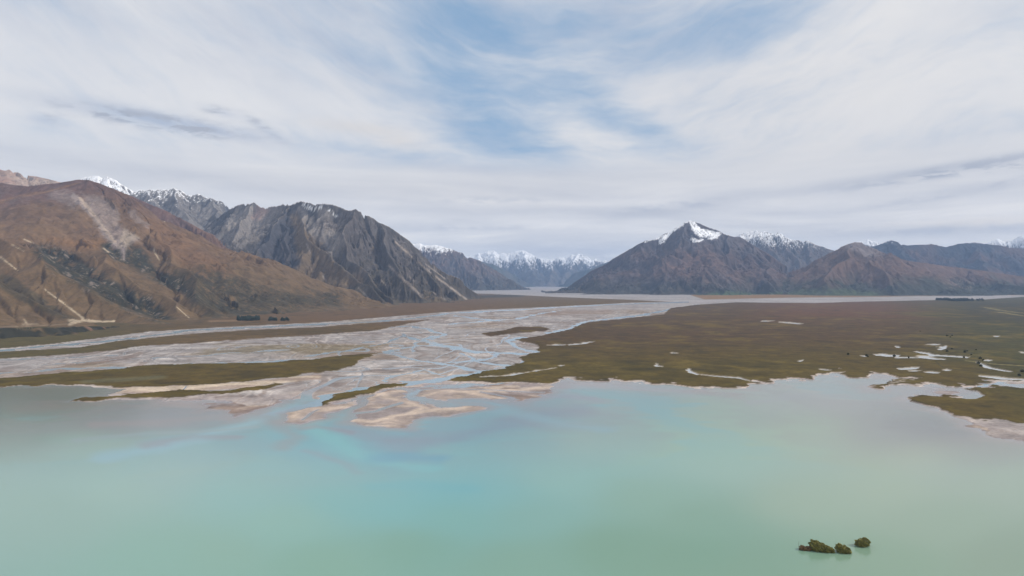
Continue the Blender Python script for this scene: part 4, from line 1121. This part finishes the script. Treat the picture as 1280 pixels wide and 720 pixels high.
def make_world():
    w = bpy.data.worlds.new('World'); scene.world = w; w.use_nodes = True
    w.node_tree.nodes.clear(); n = N(w.node_tree)
    out = n.new('ShaderNodeOutputWorld'); bg = n.new('ShaderNodeBackground'); n.l.new(bg.outputs[0], out.inputs[0])
    bg.inputs['Strength'].default_value = 0.1
    sky = n.new('ShaderNodeTexSky', sky_type='NISHITA', sun_disc=False, sun_elevation=SUN_EL, sun_rotation=SUN_AZ, altitude=850.0, air_density=1.0, dust_density=1.0, ozone_density=1.0)
    tc = n.new('ShaderNodeTexCoord'); xyz = n.new('ShaderNodeSeparateXYZ'); n.l.new(tc.outputs['Generated'], xyz.inputs[0])
    x, y, z = xyz.outputs
    az = n.m('MULTIPLY', n.m('ARCTAN2', x, y), 57.2958)
    el = n.m('MULTIPLY', n.m('ARCSINE', z), 57.2958)
    zz = n.m('MAXIMUM', z, 0.0)
    # high cloud sheet: a plane overhead, streaked towards a point on the horizon
    den = n.m('ADD', zz, .10)
    cxp, cyp = n.m('DIVIDE', x, den), n.m('DIVIDE', y, den)
    th = math.radians(9)
    ca, sa = math.cos(th), math.sin(th)
    rx = n.m('SUBTRACT', n.m('MULTIPLY', cxp, ca), n.m('MULTIPLY', cyp, sa))
    ry = n.m('ADD', n.m('MULTIPLY', cxp, sa), n.m('MULTIPLY', cyp, ca))

    def vec(a, b, c=0.0):
        v = n.new('ShaderNodeCombineXYZ'); n.set(v, '0', a); n.set(v, '1', b); n.set(v, '2', c); return v.outputs[0]

    def noise(v, sc, det, ro, dist=0.0):
        return n.new('ShaderNodeTexNoise', i_Vector=v, i_Scale=sc, i_Detail=float(det), i_Roughness=ro, i_Distortion=dist).outputs[0]
    bend = n.m('MULTIPLY', n.rng(el, 3.0, 26.0, 0.05, .36), n.m('SQRT', n.m('ADD', n.m('POWER', n.m('SUBTRACT', az, 8.0), 2.0), 40.0)))
    acr = n.m('SUBTRACT', el, bend)
    wv = noise(vec(n.m('MULTIPLY', az, .05), n.m('MULTIPLY', acr, .10), 3.1), 1.0, 4, .55)
    acr = n.m('ADD', acr, n.m('MULTIPLY', wv, 7.0))
    st = noise(vec(n.m('MULTIPLY', az, .045), n.m('MULTIPLY', acr, .20)), 1.0, 9, .60)        # broad fibres
    st2 = noise(vec(n.m('MULTIPLY', az, .13), n.m('MULTIPLY', acr, .85), 9.), 1.0, 8, .64, .1)
    pf = noise(vec(rx, ry, 5.0), 1.1, 6, .6, .15)                           # broad patches
    # low stratus, layered near the horizon
    lay = noise(vec(n.m('MULTIPLY', az, .045), n.m('MULTIPLY', el, .42), 2.), 1.0, 6, .6, .6)
    lay2 = noise(vec(n.m('MULTIPLY', az, .10), n.m('MULTIPLY', el, .8), 7.), 1.0, 6, .6, .3)

    def ad(u, v):
        a = math.degrees(math.atan2((u - 640), F)); e = math.degrees(math.atan2((HV - v), math.hypot(F, u - 640)))
        return a, e

    def blob(u, v, su, sv, rot, amp):
        a0, e0 = ad(u, v); r = math.radians(rot); c, s = math.cos(r), math.sin(r)
        du, dv = n.m('SUBTRACT', az, a0), n.m('SUBTRACT', el, e0)
        p = n.m('DIVIDE', n.m('ADD', n.m('MULTIPLY', du, c), n.m('MULTIPLY', dv, -s)), su / 14.9)
        q = n.m('DIVIDE', n.m('ADD', n.m('MULTIPLY', du, s), n.m('MULTIPLY', dv, c)), sv / 14.9)
        return n.m('MULTIPLY', n.m('EXPONENT', n.m('MULTIPLY', n.m('ADD', n.m('MULTIPLY', p, p), n.m('MULTIPLY', q, q)), -1.0)), amp)

    def total(bl):
        t = None
        for b in bl:
            v = blob(*b)
            t = v if t is None else n.m('ADD', t, v)
        return t
    # rot > 0: long axis falls to the right
    clear = total([(600, 115, 170, 62, 38, .95), (555, 90, 60, 25, 35, .3), (770, 150, 110, 26, 32, .75), (690, 30, 190, 45, 5, .55), (860, 45, 110, 35, -10, .35), (640, 185, 110, 16, 12, .5), (480, 192, 120, 9, 5, .40),
                   (820, 165, 60, 14, 20, .35), (380, 45, 150, 30, 20, .20), (660, 212, 60, 8, 0, .2), (120, 10, 200, 18, 5, .15), (960, 75, 60, 22, -15, .12)])
    f = n.m('ADD', n.m('MULTIPLY', n.m('SUBTRACT', st, .5), 2.3), n.m('MULTIPLY', n.m('SUBTRACT', st2, .5), 1.25))
    f = n.m('ADD', f, n.m('MULTIPLY', n.m('SUBTRACT', pf, .5), 1.5))
    cl = n.m('SUBTRACT', clear, f)
    lowfade = n.rng(el, 8.6, 11.0, 0, 1, True)
    cl = n.m('MULTIPLY', n.rng(cl, -.2, 1.45, 0, .84, True), lowfade)
    # behind and above the camera the deck is broken the same way
    # cloud body colour
    grey = total([(60, 10, 380, 50, 3, .45), (620, 5, 420, 50, 0, .75), (830, 60, 120, 50, 0, .35), (350, 80, 160, 25, 20, .2), (200, 150, 110, 8, 4, .8), (235, 157, 90, 8, 8, .65), (275, 140, 22, 5, 10, .6), (330, 160, 26, 5, 30, .5), (55, 150, 16, 5, 0, .6),
                  (1170, 213, 130, 5, -6, .95), (1230, 235, 110, 6, -8, .5), (1190, 288, 170, 6, 0, .6), (640, 215, 190, 8, 3, .5), (680, 240, 120, 7, 5, .35), (720, 318, 150, 14, 0, 1.0), (850, 258, 90, 7, -8, .75), (830, 265, 130, 6, 0, .4),
                  (560, 262, 180, 7, 0, .3), (90, 200, 260, 9, 5, .35), (1010, 265, 120, 5, 0, .35), (480, 240, 200, 10, 0, .2), (500, 110, 160, 14, 28, .3), (330, 115, 160, 10, 20, .2), (1260, 0, 100, 30, 0, .25)])
    warm = total([(450, 160, 60, 8, 3, .9), (500, 178, 30, 8, 5, .8), (1200, 255, 260, 50, 0, .5), (1220, 278, 90, 5, 0, .7), (600, 255, 260, 30, 0, .5), (330, 230, 300, 20, 0, .35), (1000, 150, 260, 120, 0, .35)])
    g = n.m('ADD', n.m('MULTIPLY', grey, n.rng(st2, .35, .62, .55, 1.25)), n.m('MULTIPLY', n.m('SUBTRACT', .52, st), n.rng(el, 6, 12, .5, 1.3)))
    lowm = n.rng(el, 4, 12, 1, 0, True)
    g = n.m('ADD', g, n.m('MULTIPLY', n.m('MULTIPLY', n.m('SUBTRACT', lay, .47), 2.6), lowm))
    g = n.m('ADD', g, n.m('MULTIPLY', n.m('MULTIPLY', n.m('SUBTRACT', lay2, .5), 1.1), lowm))
    g = n.rng(g, -.25, 1.25, 0, 1, False)
    k = 10.0
    bright = tuple(S(236, 234, 232) * k); mid = tuple(S(184, 192, 207) * k)
    cc = n.mixc(g, bright, mid)
    cc = n.mixc(n.m('MULTIPLY', warm, .55, clamp=True), cc, tuple(S(222, 215, 208) * k), 'MIX')
    cc = n.mixc(n.m('MULTIPLY', n.m('MULTIPLY', g, lowm), .75, clamp=True), cc, tuple(S(192, 191, 193) * k))
    dark = total([(190, 150, 80, 8, 3, .9), (215, 158, 60, 6, 6, .7), (250, 160, 30, 6, 10, .6), (276, 140, 20, 5, 10, .9), (330, 160, 22, 5, 32, .8), (55, 150, 14, 5, 0, .8), (140, 143, 30, 5, 5, .5),
                  (1170, 216, 90, 5, -7, 1.0), (1235, 212, 60, 3, -3, .9), (1210, 238, 90, 4, -8, .5), (845, 258, 70, 5, -4, .6), (720, 322, 130, 10, 0, .7), (1180, 288, 130, 5, 0, .5), (560, 285, 150, 4, 0, .4), (600, 250, 110, 5, 0, .35)])
    frag = noise(vec(n.m('MULTIPLY', az, .42), n.m('MULTIPLY', el, 1.5), 4.), 1.0, 6, .6, .2)
    dark = n.m('MULTIPLY', dark, n.rng(frag, .44, .60, 0.0, 1.25, True))
    cc = n.mixc(n.m('MULTIPLY', dark, .8, clamp=True), cc, tuple(S(176, 180, 190) * k))
    skyc = n.mixc(.7, sky.outputs[0], tuple(S(110, 163, 206) * k))
    fin = n.mixc(cl, cc, skyc)
    fin = n.mixc(n.rng(el, 0.5, 7.0, .8, 0.0, True), fin, (1.04, .985, .89), 'MULTIPLY')
    lift = n.new('ShaderNodeVectorMath', operation='SCALE')
    n.l.new(fin, lift.inputs[0]); n.l.new(n.m('ADD', n.rng(el, 1.0, 10.0, 1.42, 1.05, True), n.rng(el, .5, 4.0, .55, 0.0, True)), lift.inputs['Scale'])
    n.l.new(lift.outputs[0], bg.inputs['Color'])


def make_light_air_camera():
    L = bpy.data.lights.new('sun', 'SUN'); L.energy = 3.1; L.angle = math.radians(1.5); L.color = (1.0, .95, .87)
    o = bpy.data.objects.new('sun', L); COL.objects.link(o)
    d = (math.sin(SUN_AZ) * math.cos(SUN_EL), math.cos(SUN_AZ) * math.cos(SUN_EL), math.sin(SUN_EL))
    import mathutils
    o.rotation_euler = mathutils.Vector(d).to_track_quat('Z', 'Y').to_euler()
    # air
    x0, x1, y0, y1, z0, z1 = -32000, 32000, -2500, 28000, -6.0, 1480.0
    V = [(x, y, z) for x in (x0, x1) for y in (y0, y1) for z in (z0, z1)]
    Fc = [(0, 1, 3, 2), (4, 6, 7, 5), (0, 4, 5, 1), (2, 3, 7, 6), (0, 2, 6, 4), (1, 5, 7, 3)]
    m = bpy.data.materials.new('valley_air'); m.use_nodes = True; m.node_tree.nodes.clear(); n = N(m.node_tree)
    out = n.new('ShaderNodeOutputMaterial'); pv = n.new('ShaderNodeVolumePrincipled')
    pv.inputs['Color'].default_value = (.42, .62, 1.0, 1); pv.inputs['Density'].default_value = HAZE; pv.inputs['Anisotropy'].default_value = 0.0
    n.l.new(pv.outputs[0], out.inputs['Volume'])
    h = link('haze', raw_mesh('haze', V, Fc, m)); tag(h, 'pale blue air fading the far mountains', kind='stuff')
    cam = bpy.data.cameras.new('camera'); cam.lens = 24; cam.sensor_width = 36; cam.clip_start = 1; cam.clip_end = 300000
    cam.shift_y = -(360 - HV) / 1280.0
    c = bpy.data.objects.new('camera', cam); COL.objects.link(c); c.location = (0, 0, CH); c.rotation_euler = (math.radians(90), 0, 0)
    scene.camera = c


HAZE = 3.7e-5
make_mountains()
make_floor()
make_shrubs()
make_small_trees()
make_woods()
make_world()
make_light_air_camera()
scene.view_settings.view_transform = 'Standard'; scene.view_settings.look = 'None'
scene.view_settings.exposure = 0.0; scene.view_settings.gamma = 1.0
scene.cycles.use_denoising = True
scene.cycles.max_bounces = 4; scene.cycles.volume_bounces = 0; scene.cycles.diffuse_bounces = 2
print('script', round(time.time() - T0, 1))
